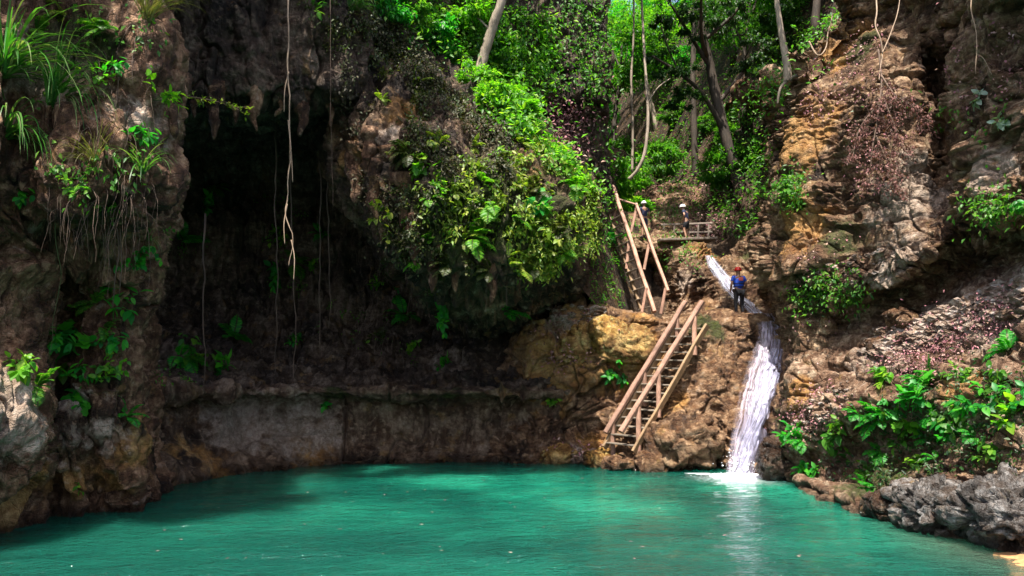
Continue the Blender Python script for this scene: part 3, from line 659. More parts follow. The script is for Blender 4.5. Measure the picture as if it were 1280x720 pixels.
# ---------------------------------------------------------------- plants
def fern(name, label, p, n, size, mat, group=None, fronds=8, seed=0, out=.6, cat='fern'):
    rng = np.random.RandomState(seed + 1000); t = thing(name, label, cat, p, group); fo, st = MB(), MB()
    n = np.array(n, float); base = n * out + np.array([0, 0, .45]); base /= np.linalg.norm(base)
    for k in range(fronds):
        d = base + runit(rng, 1)[0] * .85; d /= np.linalg.norm(d); L = size * (.65 + .5 * rng.rand()); q = p + n * .02; pts = [q.copy()]; m = 14
        for i in range(m):
            d = d + np.array([0, 0, -1]) * (.05 + .13 * i / m); d /= np.linalg.norm(d); q = q + d * L / m; pts.append(q.copy())
        pts = np.array(pts); st.tube(pts, np.linspace(.010, .003, len(pts)) * size, 4, False)
        tan = np.gradient(pts, axis=0); tan /= np.linalg.norm(tan, axis=1, keepdims=True); sd = np.cross(tan, [0, 0, 1.0]); sd /= np.linalg.norm(sd, axis=1, keepdims=True) + 1e-9; up = np.cross(sd, tan)
        idx = np.linspace(2, m, 22); pi = np.stack([np.interp(idx, np.arange(m + 1), pts[:, j]) for j in range(3)], 1); ii = np.minimum(idx.round().astype(int), m); u = idx / m
        ln = L * .26 * np.sin(np.clip(u * 1.02, 0, 1) * math.pi * .93 + .12) + .01 * size
        for s in (-1, 1):
            ax = sd[ii] * s + tan[ii] * .35 - up[ii] * .12 + rng.normal(size=(22, 3)) * .08
            fo.leaves(pi, ax, up[ii], ln, ln * .34, .08, .1)
    fo.build('foliage', mat, t); st.build('stem', STEM, t); return t

def leafy(name, label, p, n, size, mat, group=None, stems=6, lv=7, leaf=.22, seed=0, droop=.0, cat='plant', lobes=False, spread=.9):
    rng = np.random.RandomState(seed + 2000); t = thing(name, label, cat, p, group); fo, st = MB(), MB(); n = np.array(n, float)
    base = n * .7 + np.array([0, 0, .6 - droop]); base /= np.linalg.norm(base)
    for k in range(stems):
        d = base + runit(rng, 1)[0] * spread; d /= np.linalg.norm(d); L = size * (.5 + .6 * rng.rand()); q = p + n * .02; pts = [q.copy()]; m = 8
        for i in range(m):
            d = d + np.array([0, 0, -1]) * (.04 + .10 * droop) + runit(rng, 1)[0] * .07; d /= np.linalg.norm(d); q = q + d * L / m; pts.append(q.copy())
        pts = np.array(pts); st.tube(pts, np.linspace(.012, .004, len(pts)) * max(size, .5), 4, False)
        for j in range(lv):
            u = (.35 + .65 * (j + rng.rand() * .5) / lv) * m; c = np.array([np.interp(u, np.arange(m + 1), pts[:, a]) for a in range(3)])
            ax = d * .4 + runit(rng, 1)[0] * .8 + np.array([0, 0, -.25]) + n * .2; l = leaf * (.6 + .7 * rng.rand())
            fo.bigleaf(c, ax, np.array([0, 0, 1]) + n * .6 + runit(rng, 1)[0] * .4, l, l * (.55 if not lobes else .8), .25, lobes)
    fo.build('foliage', mat, t); st.build('stem', STEM, t); return t

def tuft(name, label, p, n, size, count, mat, seed=0, w=.022, bend=.22, spread=.6, group=None):
    rng = np.random.RandomState(seed + 3000); b = MB(); n = np.array(n, float)
    for k in range(count):
        d = n * .5 + np.array([0, 0, .75]) + runit(rng, 1)[0] * spread
        b.blade(p + runit(rng, 1)[0] * .05 * size, d, size * (.5 + .6 * rng.rand()), w * (.7 + .6 * rng.rand()), bend * (.7 + .7 * rng.rand()), 9)
    return tag(b.build(name, mat), label, 'grass tuft', group)

def vine(name, label, pts, r, mat=VINE, cat='vine', seed=0, branches=()):
    t = cr(np.array(pts, float), len(pts) * 7); t = t + .6 * r * np.stack([vn(t * 2.2, seed), vn(t * 2.2 + 9, seed), 0 * t[:, 0]], -1) * 3
    b = MB(); b.tube(t, np.linspace(r, r * .3, len(t)), 7, True, .25, seed)
    for br in branches: q = cr(np.array(br, float), len(br) * 5); b.tube(q, np.linspace(r * .6, r * .3, len(q)), 6, True, .2, seed)
    return tag(b.build(name, mat), label, cat)

# ---------------------------------------------------------------- trees
def crown_mesh(rng, rx, ry, rz, clumps, per, leaf, hang=.0):
    """leaf clumps through an uneven crown volume, with gaps between"""
    b = MB(); C = []
    while len(C) < clumps:
        v = runit(rng, 1)[0] * (.35 + .65 * rng.rand() ** .45)
        if fbm((v * 2.3 + 5)[None], 2, rng.randint(9))[0] > -.28: C.append(v * np.array([rx, ry, rz]))
    for c in C:
        s = min(rx, rz) * (.13 + .13 * rng.rand()); n = int(per * (.6 + .8 * rng.rand()))
        o = rng.normal(size=(n, 3)) * np.array([s, s, s * .55]) * .8
        ax = runit(rng, n) * .8 + np.array([0, 0, -.35 - hang]) + c / (np.linalg.norm(c) + .1) * .5
        b.leaves(c + o, ax, runit(rng, n) * .42 + np.array([0, -.35, 1]), leaf * (.6 + .8 * rng.rand(n)), leaf * (.32 + .3 * rng.rand(n)), .15, .15)
    return b, C

def make_tree(name, label, cat, p, h, rx, rz, mat, bark, seed, clumps=60, per=70, leaf=.34, lean=(0, 0), group=None, tr=.16, hang=0.0):
    rng = np.random.RandomState(seed); t = thing(name, label, cat, p, group)
    b, C = crown_mesh(rng, rx, rx * .95, rz, clumps, per, leaf, hang)
    top = np.array([lean[0], lean[1], h]); off = top + np.array([0, 0, rz * .35])
    for v in b.V: v += off + np.array(t.location)
    b.build('crown', mat, t)
    tb = MB(); P0 = np.array(p, float); ts = np.linspace(0, 1, 9); path = P0 + ts[:, None] * (top + [0, 0, rz * .7]) + np.stack([.25 * np.sin(ts * 5 + seed), .2 * np.sin(ts * 4 + seed * 2), -.4 * (ts == 0)], -1)
    tb.tube(path, tr * (1.15 - .85 * ts), 9, True, .15, seed)
    for c in [C[i] for i in rng.choice(len(C), min(11, len(C)), False)]:
        u = .45 + .45 * rng.rand(); a = np.array([np.interp(u, ts, path[:, j]) for j in range(3)]); e = P0 + off + c * .9; mid = (a + e) / 2 + np.array([0, 0, -.25]) + runit(rng, 1)[0] * .3
        q = cr(np.stack([a, mid, e]), 8); tb.tube(q, np.linspace(tr * .42, tr * .1, 8), 5, False)
    tb.build('trunk', bark, t); return t

def copy_tree(src, loc, rot, scl, label=None):
    r = src.copy(); COL.objects.link(r); r.location = loc; r.rotation_euler = (0, 0, rot); r.scale = scl
    if label: r['label'] = label
    for ch in list(src.children):
        c = ch.copy(); COL.objects.link(c); c.parent = r
    return r

rng = np.random.RandomState(5)
kinds = []
spec = [('broadleaf_tree', 'tall forest tree with a loose mid green crown up the hillside', 6.5, 3.2, 3.0, LEAF_MID, 62, 130, .25, 'mid green trees on the hillside'),
        ('broadleaf_tree', 'forest tree with a bright emerald crown up the hillside', 5.5, 3.4, 2.6, LEAF_EMERALD, 58, 130, .26, 'emerald trees on the hillside'),
        ('broadleaf_tree', 'forest tree with a dark dense crown up the hillside', 7.0, 3.0, 3.4, LEAF_DARK, 62, 130, .24, 'dark trees on the hillside'),
        ('broadleaf_tree', 'forest tree with a yellowish green crown coloured as sunlit up the hillside', 6.0, 3.0, 2.4, LEAF_BRIGHT, 54, 130, .27, 'trees coloured as sunlit on the hillside')]
first = [True] * 4
def hz(x, Y): return float(hill_z(np.array([x]), np.array([Y]))[0])
def place_tree(k, x, Y, s=1.0):
    nm, lb, h, rx, rz, mt, cl, pe, lf, gr = spec[k]; z = hz(x, Y)
    if first[k]:
        first[k] = False; t = make_tree(nm, lb, 'tree', (0, 0, 0), h, rx, rz, mt, BARK_DARK if k != 3 else BARK_PALE, 40 + k, cl, pe, lf, (.4, .2), gr, .17)
        t.location = (x, Y, z - .1); t.scale = (s, s, s); kinds.append(t); return
    src = [q for q in kinds if q['group'] == gr][0]
    copy_tree(src, (x, Y, z - .1), rng.rand() * 6.3, (s * (.9 + .25 * rng.rand()), s * (.9 + .25 * rng.rand()), s * (.85 + .35 * rng.rand())))
# Y rows of the wood, thinner where the earth track and the valley show
for Y, xs in ((33, (-7.5, -3.6)), (38, (-8, -3.2, 15.6, 18)), (43, (-9, -5, -1.2, 13.8, 18.5, 22)), (49, (-11, -6.5, -2.5, 6.6, 15.5)), (56, (-12, -7.5, -3, 1.5, 6, 13.5, 19)), (64, (-14, -8, -3, 2, 7, 12.5, 18, 24)), (74, (-16, -9, -3, 3, 9.5, 15, 21, 28)), (86, (-18, -10, -2, 6, 14, 22, 31)), (100, (-20, -10, 0, 10, 20, 30, 40))):
    for x in xs:
        pl = rng.rand(); k = (3 if pl < .6 else 1) if Y > 54 else (1 if pl < .5 else 3 if pl < .75 else 0 if pl < .9 else 2) if x < 1 else (2 if pl < .45 else 0 if pl < .85 else 3)  # far rows take brighter leaf colours in place of sunlight
        place_tree(k, x + rng.normal() * .7, Y + rng.normal() * 1.2, (.85 + .4 * rng.rand()) * (1 + max(0, Y - 60) * .012))

# shrubs under the trees
sh = []
for i, (mt, lb, gr) in enumerate(((LEAF_EMERALD, 'rounded emerald shrub on the forest slope', 'emerald shrubs on the slope'), (LEAF_MID, 'rounded mid green shrub on the forest slope', 'mid green shrubs on the slope'), (LEAF_BRIGHT, 'rounded light green shrub on the forest slope', 'light green shrubs on the slope'))):
    t = make_tree('shrub', lb, 'shrub', (0, 0, 0), .55, 1.25, .95, mt, STEM, 70 + i, 30, 100, .19, (0, 0), gr, .05); sh.append([t, True])
def place_shrub(k, x, Y, z, s):
    t, fr = sh[k]
    if fr: t.location = (x, Y, z); t.scale = (s, s, s); sh[k][1] = False
    else: copy_tree(t, (x, Y, z), rng.rand() * 6.3, (s, s, s * (.8 + .4 * rng.rand())))
for i in range(92):
    Y = 28 + rng.rand() ** 1.2 * 34; x = -9 + rng.rand() * 29
    px = 640 + F * x / Y
    if abs(px - 706) < 62 and 26 < Y < 48: continue
    if px > 800 and Y < 38: continue
    if Y < float(hill_front(np.array(x))) + .6: continue
    place_shrub(rng.randint(3) if px < 720 else (1 if rng.rand() < .6 else rng.randint(3)), x, Y, hz(x, Y), .6 + .8 * rng.rand())
# along the brow of the overhang
for px, py, k, s in ((470, 18, 0, .8), (505, 30, 1, .8), (535, 62, 0, .9), (560, 80, 1, .7), (590, 105, 2, .6), (625, 132, 2, .6), (645, 148, 2, .5), (690, 196, 2, .45), (620, 90, 1, .9), (560, 30, 2, 1.2), (735, 222, 1, .45)):
    h = hit(px, py)
    if h is not None: place_shrub(k, h[0][0], h[0][1] + .3, h[0][2] - .1, s)

# named trees that stand out
def trunk_tree(name, label, pts, r0, r1, bark, limbs=(), crown=None, seed=0, extra=()):
    pts = np.array(pts, float); t = thing(name, label, 'tree', pts[0]); q = cr(pts, len(pts) * 6); b = MB(); b.tube(q, np.linspace(r0, r1, len(q)), 11, True, .16, seed)
    for lb, a0, a1 in limbs: w_ = cr(np.array(lb, float), len(lb) * 5); b.tube(w_, np.linspace(a0, a1, len(w_)), 7, True, .15, seed)
    b.build('trunk', bark, t)
    if crown:
        c, rx, rz, mt, leaf = crown; r_ = np.random.RandomState(seed + 7); m, C = crown_mesh(r_, rx, rx, rz, 36, 110, leaf * .75)
        for v in m.V: v += np.array(c)
        for ec, ex, ez in extra:
            m2, _ = crown_mesh(r_, ex, ex, ez, 16, 80, leaf * .7)
            for v, q_ in zip(m2.V, m2.T): m.add(v + np.array(ec), None, q_ - q_.min())
        m.build('crown', mt, t)
    return t
trunk_tree('leaning_tree', 'pale leaning tree trunk on the brow of the overgrown cliff', [at(594, 112, 25.4), at(602, 80, 25.3), at(612, 45, 25.1), at(626, 5, 24.8), at(645, -60, 24.5), at(668, -130, 24.6)], .20, .13, BARK_PALE,
           [([at(614, 40, 25.1), at(600, 25, 25.2), at(585, 14, 25.4)], .05, .02), ([at(640, -50, 24.6), at(610, -90, 24), at(580, -120, 24)], .08, .03)], (at(660, -150, 24.6), 2.6, 1.5, LEAF_EMERALD, .26), 1)
trunk_tree('slender_tree', 'slender pale trunk that curves at its foot behind the upper stair', [at(786, 224, 33.5), at(797, 212, 33.3), at(806, 190, 33.2), at(810, 150, 33.2), at(808, 105, 33.3), at(805, 60, 33.5), at(803, 20, 33.8), at(800, -40, 34)], .085, .05, BARK_PALE,
           [([at(809, 130, 33.2), at(822, 110, 33.4), at(838, 98, 33.6)], .04, .02)], (at(800, -70, 34), 3.0, 1.6, LEAF_MID, .3), 2)
trunk_tree('slender_tree', 'thin straight grey trunk beside the curved pale trunk', [at(790, 215, 38), at(791, 160, 38), at(789, 100, 38), at(792, 40, 38.2), at(792, -50, 38.5)], .07, .045, BARK_PALE, (), (at(790, -80, 38.5), 3.0, 1.8, LEAF_MID, .34), 3)
trunk_tree('slender_tree', 'thin pale trunk rising above the bare earth patch', [at(737, 180, 40), at(739, 120, 40), at(736, 60, 40), at(740, 0, 40), at(742, -60, 40)], .10, .06, BARK_PALE, (), (at(742, -80, 40), 2.8, 1.8, LEAF_BRIGHT, .34), 4)
trunk_tree('dark_tree', 'dark leaning trunk with spreading limbs above the footbridge', [at(930, 262, 38), at(922, 220, 38), at(908, 175, 38), at(897, 130, 38), at(888, 85, 37.8), at(878, 40, 37.5), at(872, -30, 37)], .36, .18, BARK_DARK,
           [([at(905, 165, 38), at(880, 120, 37), at(850, 92, 36), at(815, 70, 35)], .15, .05), ([at(897, 130, 38), at(925, 95, 38), at(955, 60, 38.5), at(985, 40, 39)], .14, .05), ([at(888, 85, 37.8), at(860, 40, 37), at(838, 5, 36)], .13, .05), ([at(880, 50, 37.5), at(915, 20, 37), at(940, -15, 36.5)], .12, .05), ([at(884, 70, 37.7), np.array([9.2, 34.5, 19.6]), np.array([8.6, 31.8, 21.2])], .12, .05), ([at(850, 92, 36), at(835, 60, 35.6), at(826, 30, 35.4)], .06, .02)],
           (np.array([8.7, 31.6, 21.8]), 3.4, 1.5, LEAF_DARK, .30), 5, ((at(835, 80, 35.6), 1.5, .9), (at(872, 30, 37), 1.6, 1.0), (at(940, 70, 38.2), 1.6, 1.0), (at(905, 10, 37), 1.5, .9), (at(845, 25, 36), 1.2, .8), (at(975, 30, 38.8), 1.4, .9), (at(855, 125, 36.5), 1.0, .6)))  # main crown and its limb put out of view to shade the footbridge
trunk_tree('slender_tree', 'thin grey trunk rooted on the edge of the tall cliff', [at(984, 102, 24.6), at(984, 85, 24.6), at(978, 50, 24.5), at(972, 10, 24.4), at(968, -40, 24.3)], .15, .07, BARK_PALE,
           [([at(985, 98, 24.6), at(1000, 92, 24.4), at(1020, 72, 24.2), at(1026, 60, 24.1)], .06, .03), ([at(984, 100, 24.6), at(975, 112, 24.6), at(972, 130, 24.7)], .07, .03)], (at(965, -80, 24.3), 2.0, 1.3, LEAF_MID, .24), 6)
trunk_tree('slender_tree', 'dark straight trunk between the pale trunk and the dark tree', [at(870, 250, 46), at(868, 180, 46), at(866, 100, 46), at(868, 30, 46), at(868, -40, 46)], .22, .14, BARK_DARK, (), (at(868, -70, 46), 3.4, 1.6, LEAF_MID, .36), 8)
trunk_tree('slender_tree', 'dark trunk upslope of the bare earth patch', [at(690, 130, 50), at(686, 80, 50), at(690, 30, 50), at(688, -20, 50)], .22, .14, BARK_DARK, (), (at(688, -10, 50), 4, 2.2, LEAF_EMERALD, .38), 9)

# ---------------------------------------------------------------- cover growing on the rock (nobody could count it)
def cover(name, label, regions, mat, leaf, seed, up=.12, droop=.6, clump=.22, cat='plants', gap=-9, bare=None):
    rg = np.random.RandomState(seed); b = MB()
    for poly, nc, per in regions:
        c, n = scatter(poly, nc, rg)
        fld = fbm(c * .8, 2, seed + 90)
        for p_, n_, f_ in zip(c, n, fld):
            if f_ < gap or (bare is not None and np.hypot(*((proj(p_) - bare[:2]) / bare[2:])) < 1): continue
            k = max(3, int(per * (.4 + 1.2 * rg.rand()))); o = rg.normal(size=(k, 3)) * clump * (.5 + rg.rand()); o -= n_ * (o @ n_)[:, None] * .7
            pos = p_ + o + n_ * (up * rg.rand(k))[:, None]
            ax = runit(rg, k) * .7 + n_ * .5 + np.array([0, 0, -droop])
            b.leaves(pos, ax, runit(rg, k) * .45 + n_ + np.array([0, 0, .6]), leaf * (.5 + .9 * rg.rand(k)), leaf * (.3 + .4 * rg.rand(k)), .15, .2)
    return tag(b.build(name, mat), label, cat, None, 'stuff')
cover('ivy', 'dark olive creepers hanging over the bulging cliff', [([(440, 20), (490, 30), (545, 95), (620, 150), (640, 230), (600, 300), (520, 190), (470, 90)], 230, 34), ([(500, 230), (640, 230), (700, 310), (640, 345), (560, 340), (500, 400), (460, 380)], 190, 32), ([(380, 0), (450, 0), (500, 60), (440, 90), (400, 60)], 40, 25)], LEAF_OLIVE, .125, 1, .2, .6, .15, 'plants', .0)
cover('ivy', 'yellow green creepers coloured as sunlit on the outer side of the bulging cliff', [([(610, 150), (650, 158), (700, 190), (745, 245), (748, 300), (720, 335), (660, 345), (640, 300), (660, 240)], 210, 36), ([(520, 200), (600, 200), (650, 260), (620, 330), (540, 300)], 60, 26)], LEAF_LIME, .15, 2, .22, .6, .15, 'plants', -.08)  # lime leaves put the sunlight into this side's colour
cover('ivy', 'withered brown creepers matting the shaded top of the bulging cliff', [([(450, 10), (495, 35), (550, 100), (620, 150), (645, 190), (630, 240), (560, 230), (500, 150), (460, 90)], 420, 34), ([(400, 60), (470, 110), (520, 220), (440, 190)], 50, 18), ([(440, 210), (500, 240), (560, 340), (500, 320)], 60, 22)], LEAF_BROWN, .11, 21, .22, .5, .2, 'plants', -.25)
cover('undergrowth', 'mixed green undergrowth over the forest floor', [([(480, 0), (1000, 0), (1000, 90), (960, 240), (900, 270), (820, 270), (760, 230), (700, 190), (600, 120), (500, 40)], 520, 26), ([(890, 120), (985, 110), (978, 240), (940, 290), (890, 280)], 110, 24), ([(985, 30), (1060, 20), (1050, 60), (990, 100)], 60, 24)], LEAF_MID, .19, 3, .6, .2, .5, 'plants', -.3, np.array([706, 152, 36, 46]))
cover('undergrowth', 'light green ferny growth on the brow of the bulging cliff', [([(600, 118), (660, 130), (690, 175), (735, 225), (750, 250), (700, 210), (640, 165)], 70, 40), ([(560, 20), (690, 20), (690, 110), (600, 100)], 70, 40)], LEAF_BRIGHT, .2, 4, .35, .3, .3, 'plants', -9, np.array([706, 152, 36, 46]))
cover('undergrowth', 'dark low growth on the shaded bank', [([(1000, 545), (1090, 500), (1280, 455), (1280, 590), (1200, 590), (1120, 625), (1040, 600)], 120, 20)], LEAF_DARK, .10, 5, .15, .3, .2)
cover('undergrowth', 'low green growth along the ledges of the tall cliff', [([(975, 220), (1000, 215), (1005, 255), (980, 260)], 25, 20), ([(985, 350), (1070, 335), (1075, 375), (1000, 385)], 40, 22), ([(1215, 245), (1280, 240), (1280, 275), (1215, 270)], 30, 18), ([(740, 240), (850, 260), (860, 300), (800, 300), (760, 290)], 40, 24), ([(820, 300), (900, 310), (870, 340), (820, 340)], 20, 15), ([(735, 255), (765, 285), (778, 350), (770, 380), (735, 380)], 46, 22), ([(1100, 120), (1270, 130), (1270, 160), (1190, 180)], 8, 10)], LEAF_MID, .13, 6, .2)
cover('moss_tufts', 'small tufted growth on the shaded dripstone', [([(60, 20), (190, 20), (195, 240), (130, 270), (60, 230)], 60, 14), ([(320, 240), (410, 250), (410, 370), (340, 360)], 40, 16), ([(380, 380), (520, 380), (560, 440), (480, 470), (400, 450)], 20, 14), ([(200, 280), (260, 290), (260, 320), (200, 320)], 10, 14), ([(200, 430), (270, 430), (270, 480), (200, 480)], 18, 16)], LEAF_MID, .12, 7, .12, .6, .2, 'plants', -.15)
cover('fallen_leaves', 'reddish dead leaves strewn over the stony slope', [([(1075, 475), (1110, 440), (1180, 420), (1280, 375), (1290, 440), (1180, 465), (1085, 495)], 330, 16), ([(985, 520), (1030, 480), (1075, 480), (1060, 510), (1000, 550)], 130, 14), ([(1090, 425), (1280, 345), (1285, 420), (1110, 455)], 240, 12)], LEAF_LITTER, .075, 8, .02, .1, .24, 'leaf litter', -.10)
cover('fallen_leaves', 'brown dead leaves caught on the ledges of the tall cliff', [([(1000, 100), (1060, 50), (1110, 30), (1080, 130), (1010, 160)], 70, 12), ([(1060, 150), (1140, 130), (1150, 240), (1070, 240)], 40, 9), ([(990, 320), (1060, 280), (1070, 400), (1000, 440)], 40, 7), ([(1190, 20), (1280, 20), (1280, 130), (1190, 130)], 40, 8)], LEAF_LITTER, .09, 9, .03, .2, .2, 'leaf litter')
cover('fallen_leaves', 'brown dead leaves on the bare earth patch and the forest floor', [([(675, 130), (735, 130), (735, 190), (690, 190)], 80, 20), ([(760, 200), (900, 180), (960, 270), (900, 310), (800, 275)], 150, 12)], LEAF_LITTER, .16, 10, .05, .1, .4, 'leaf litter')
cover('fallen_leaves', 'pale dead leaves over the lit rock ledge', [([(665, 395), (760, 390), (770, 440), (700, 470), (660, 450)], 60, 9), ([(690, 555), (760, 560), (760, 577), (690, 575)], 30, 9)], LEAF_LITTER, .11, 11, .03, .1, .2, 'leaf litter')
# roots that hang as a fringe
rg = np.random.RandomState(12); b = MB()
for poly, n, lo, hi in (([(140, 0), (190, 0), (192, 230), (120, 260), (100, 150)], 75, .3, 1.3), ([(110, 230), (185, 220), (180, 290), (120, 290)], 36, .4, 1.7), ([(60, 230), (110, 240), (100, 290), (60, 280)], 12, .4, 1.0), ([(640, 330), (500, 350), (480, 430), (520, 430), (640, 350)], 40, .4, 1.4), ([(1080, 90), (1140, 110), (1130, 150), (1080, 150)], 25, .3, 1.0)):
    c, nn = scatter(poly, n, rg)
    for p_, n_ in zip(c, nn):
        L_ = lo + (hi - lo) * rg.rand(); k = 7; q = p_ + n_ * .05; pts = [p_ - n_ * .05]; d = n_ * .5 + runit(rg, 1)[0] * .3
        for i in range(k):
            d = d * .55 + np.array([0, 0, -.5]) + runit(rg, 1)[0] * .24; d /= np.linalg.norm(d); q = q + d * L_ / k; pts.append(q.copy())
        b.tube(pts, np.linspace(.007, .002, len(pts)), 4, False)
tag(b.build('hanging_rootlets', ROOT), 'fringe of thin brown roots hanging from the dripstone', 'roots', None, 'stuff')
# rubble on the slope
rg = np.random.RandomState(13); b = MB()
ico = np.array([[0, 0, 1], [0, 0, -1], [1, 0, 0], [-1, 0, 0], [0, 1, 0], [0, -1, 0], [.6, .6, .6], [-.6, .6, .6], [.6, -.6, .6], [-.6, -.6, .6], [.6, .6, -.6], [-.6, .6, -.6], [.6, -.6, -.6], [-.6, -.6, -.6]])
icoT = []
for sx in (1, -1):
    for sy in (1, -1):
        for sz in (1, -1):
            cidx = [i for i in range(6, 14) if (ico[i] * [sx, sy, sz] > 0).all()][0]; ax_ = 2 if sx > 0 else 3; ay_ = 4 if sy > 0 else 5; az_ = 0 if sz > 0 else 1
            tri = [(ax_, ay_, cidx), (ay_, az_, cidx), (az_, ax_, cidx)]
            icoT += tri if sx * sy * sz > 0 else [t_[::-1] for t_ in tri]
for poly, n, lo, hi in (([(1075, 445), (1100, 410), (1180, 385), (1285, 340), (1285, 390), (1180, 425), (1100, 450)], 620, .05, .26), ([(985, 520), (1060, 470), (1070, 500), (1000, 545)], 70, .04, .14), ([(1000, 340), (1060, 320), (1110, 310), (1130, 330), (1070, 370)], 60, .05, .16), ([(680, 380), (760, 385), (760, 400), (690, 410)], 60, .06, .22), ([(690, 560), (765, 562), (765, 578), (690, 577)], 120, .05, .18), ([(840, 290), (890, 285), (890, 300), (840, 305)], 25, .08, .25), ([(1110, 640), (1270, 660), (1270, 690), (1120, 655)], 30, .05, .2)):
    c, nn = scatter(poly, n, rg)
    for p_, n_ in zip(c, nn):
        s_ = lo + (hi - lo) * rg.rand() ** 2; v = ico * (1 + .35 * rg.normal(size=(14, 1)) * .6) * s_ * np.array([1, .8, .5]); a = rg.rand() * 6.3; ca, sa = math.cos(a), math.sin(a)
        b.add(p_ + n_ * s_ * .15 + v @ np.array([[ca, sa, 0], [-sa, ca, 0], [0, 0, 1]]), None, icoT)
tag(b.build('rubble', ROCK_GREY if False else rock_material('rubble_rock', (.22, .16, .12), (.50, .40, .32), (.72, .62, .54), .1, .85), None, False), 'loose pale stones scattered on the slope and ledges', 'rubble', None, 'stuff')

# ---------------------------------------------------------------- single plants on the rock
def H(px, py):
    h = hit(px, py); return h if h is not None else (at(px, py, 20), np.array([0, -1.0, 0]))
def tf(lbl, px, py, *a, **k): p, n = H(px, py); return tuft('grass_tuft', lbl, p, n, *a, **k)
tf('huge tuft of long arching grass at the very edge of the near cliff', 2, 90, 2.4, 130, GRASS, 1, w=.036, bend=.27, spread=.75)
tf('long drooping grass tuft below the yellow fern on the near cliff', 66, 130, 1.8, 90, GRASS, 2, w=.032, bend=.36)
tf('bright arching grass tuft lowest on the near cliff edge', 8, 170, 1.6, 70, GRASS, 3, w=.036, bend=.42)
tf('pale dry tuft of fine grass in the middle of the near cliff', 118, 205, 1.0, 60, GRASS_DRY, 4, w=.014, bend=.22)
tf('thin grass tuft sprouting from the corner of the near cliff by the dark grotto', 178, 215, 1.1, 45, GRASS, 5, w=.018, bend=.24)
tf('fine grass hanging from the top corner of the near cliff', 183, 25, 1.5, 90, GRASS_DRY, 6, w=.014, bend=.26)
tf('grass hanging over the cliff edge above the grotto', 438, 12, 1.5, 70, GRASS, 7, w=.022, bend=.36)
tf('small grass tuft under the overhang of the near cliff', 186, 300, .7, 22, GRASS, 8, w=.016, bend=.24)
tf('yellow grass wisp hanging at the edge of the bulging cliff', 506, 305, .8, 40, GRASS_DRY, 9, w=.014, bend=.4)
def fe(lbl, px, py, size, mat, seed, **k): p, n = H(px, py); return fern('fern', lbl, p, n, size, mat, None, k.pop('fronds', 8), seed, **k)
fe('yellow green fern high on the near cliff', 85, 22, .55, LEAF_LIME, 1)
fe('dark fern beside the yellow fern on the near cliff', 132, 38, .55, LEAF_MID, 2)
fe('small fern at the foot of the dripstone columns beside the grotto', 158, 522, .5, LEAF_EMERALD, 3)
fe('fern growing beside the upper stair', 762, 300, .95, LEAF_EMERALD, 4, fronds=10)
fe('bright fern in the middle of the shaded bank', 1098, 525, .75, LEAF_EMERALD, 5, fronds=11)
fe('broad fern at the top of the shaded bank', 1160, 478, .7, LEAF_EMERALD, 6, fronds=9)
fe('fern growing at the frame edge above the bank, below the leaf litter', 1262, 440, .55, LEAF_EMERALD, 7, fronds=9)
fe('fern on the mossy ledge of the tall cliff', 1018, 362, .8, LEAF_MID, 8)
fe('large fern in the shadow under the bulging cliff', 372, 330, 1.0, LEAF_MID, 9)
fe('fern drooping from the dark grotto ceiling', 268, 235, .9, LEAF_MID, 10)
fe('fern in the lower bank near the waterfall pool', 1002, 552, .6, LEAF_EMERALD, 11)
fe('light fern on the brow of the bulging cliff', 655, 150, 1.0, LEAF_BRIGHT, 12, fronds=10)
fe('fern on the sunlit shoulder of the bulging cliff', 720, 235, .8, LEAF_BRIGHT, 13, fronds=9)
fe('fern halfway down the sunlit face of the bulging cliff', 612, 258, .9, LEAF_BRIGHT, 14, fronds=8)
fe('fern low on the bulging cliff above the dark recess', 590, 300, .85, LEAF_BRIGHT, 15, fronds=8)
def le(lbl, px, py, size, mat, seed, **k): p, n = H(px, py); return leafy('leafy_plant', lbl, p, n, size, mat, None, k.pop('stems', 6), k.pop('lv', 6), k.pop('leaf', .22), seed, **k)
le('bright broad leaved plant at the centre of the near dripstone columns', 95, 432, .62, LEAF_EMERALD, 1, leaf=.42, lobes=True, stems=7, lv=4)
le('leafy plant climbing the edge of the columns beside the grotto', 148, 388, .75, LEAF_EMERALD, 2, leaf=.26, lv=6)
le('dark leafy plant under the near cliff overhang', 68, 465, .4, LEAF_MID, 3, leaf=.26)
le('pale leafed plant below the bright broad leaved plant on the columns', 116, 462, .45, LEAF_MID, 4, leaf=.18, lv=8)
le('yellowish leafy plant behind the white column', 28, 465, .4, LEAF_BRIGHT, 5, leaf=.24)
le('small lobed plant low between the two dripstone columns', 110, 505, .35, LEAF_EMERALD, 6, leaf=.26, lobes=True, stems=4)
le('tiny plant at the waterline of the near cliff', 93, 612, .15, LEAF_BRIGHT, 7, leaf=.10, stems=3, lv=4)
le('leafy twig clump hanging at the near cliff corner above the grotto mouth', 182, 310, .6, LEAF_EMERALD, 8, leaf=.15, lv=9, droop=.5)
le('mass of bright leaves on the near cliff corner beside the protruding twig', 190, 125, .75, LEAF_BRIGHT, 9, leaf=.16, lv=9, stems=8)
le('small bright plant hanging against the grotto back wall', 374, 430, .6, LEAF_EMERALD, 10, leaf=.2, lv=8, droop=.7)
le('dark broad plant in the grotto above the pale ledge', 232, 445, .9, LEAF_MID, 11, leaf=.34, lv=6)
le('single green plant on the pale ledge of the grotto', 407, 508, .3, LEAF_EMERALD, 12, leaf=.22, stems=4, lv=4)
le('yellow flowering creeper hanging down the bulging cliff', 488, 270, .9, LEAF_LIME, 13, leaf=.2, droop=.9, lv=8)
le('bright lime plant high on the shaded face of the bulging cliff', 558, 222, .7, LEAF_BRIGHT, 14, leaf=.28, lv=5, lobes=True)
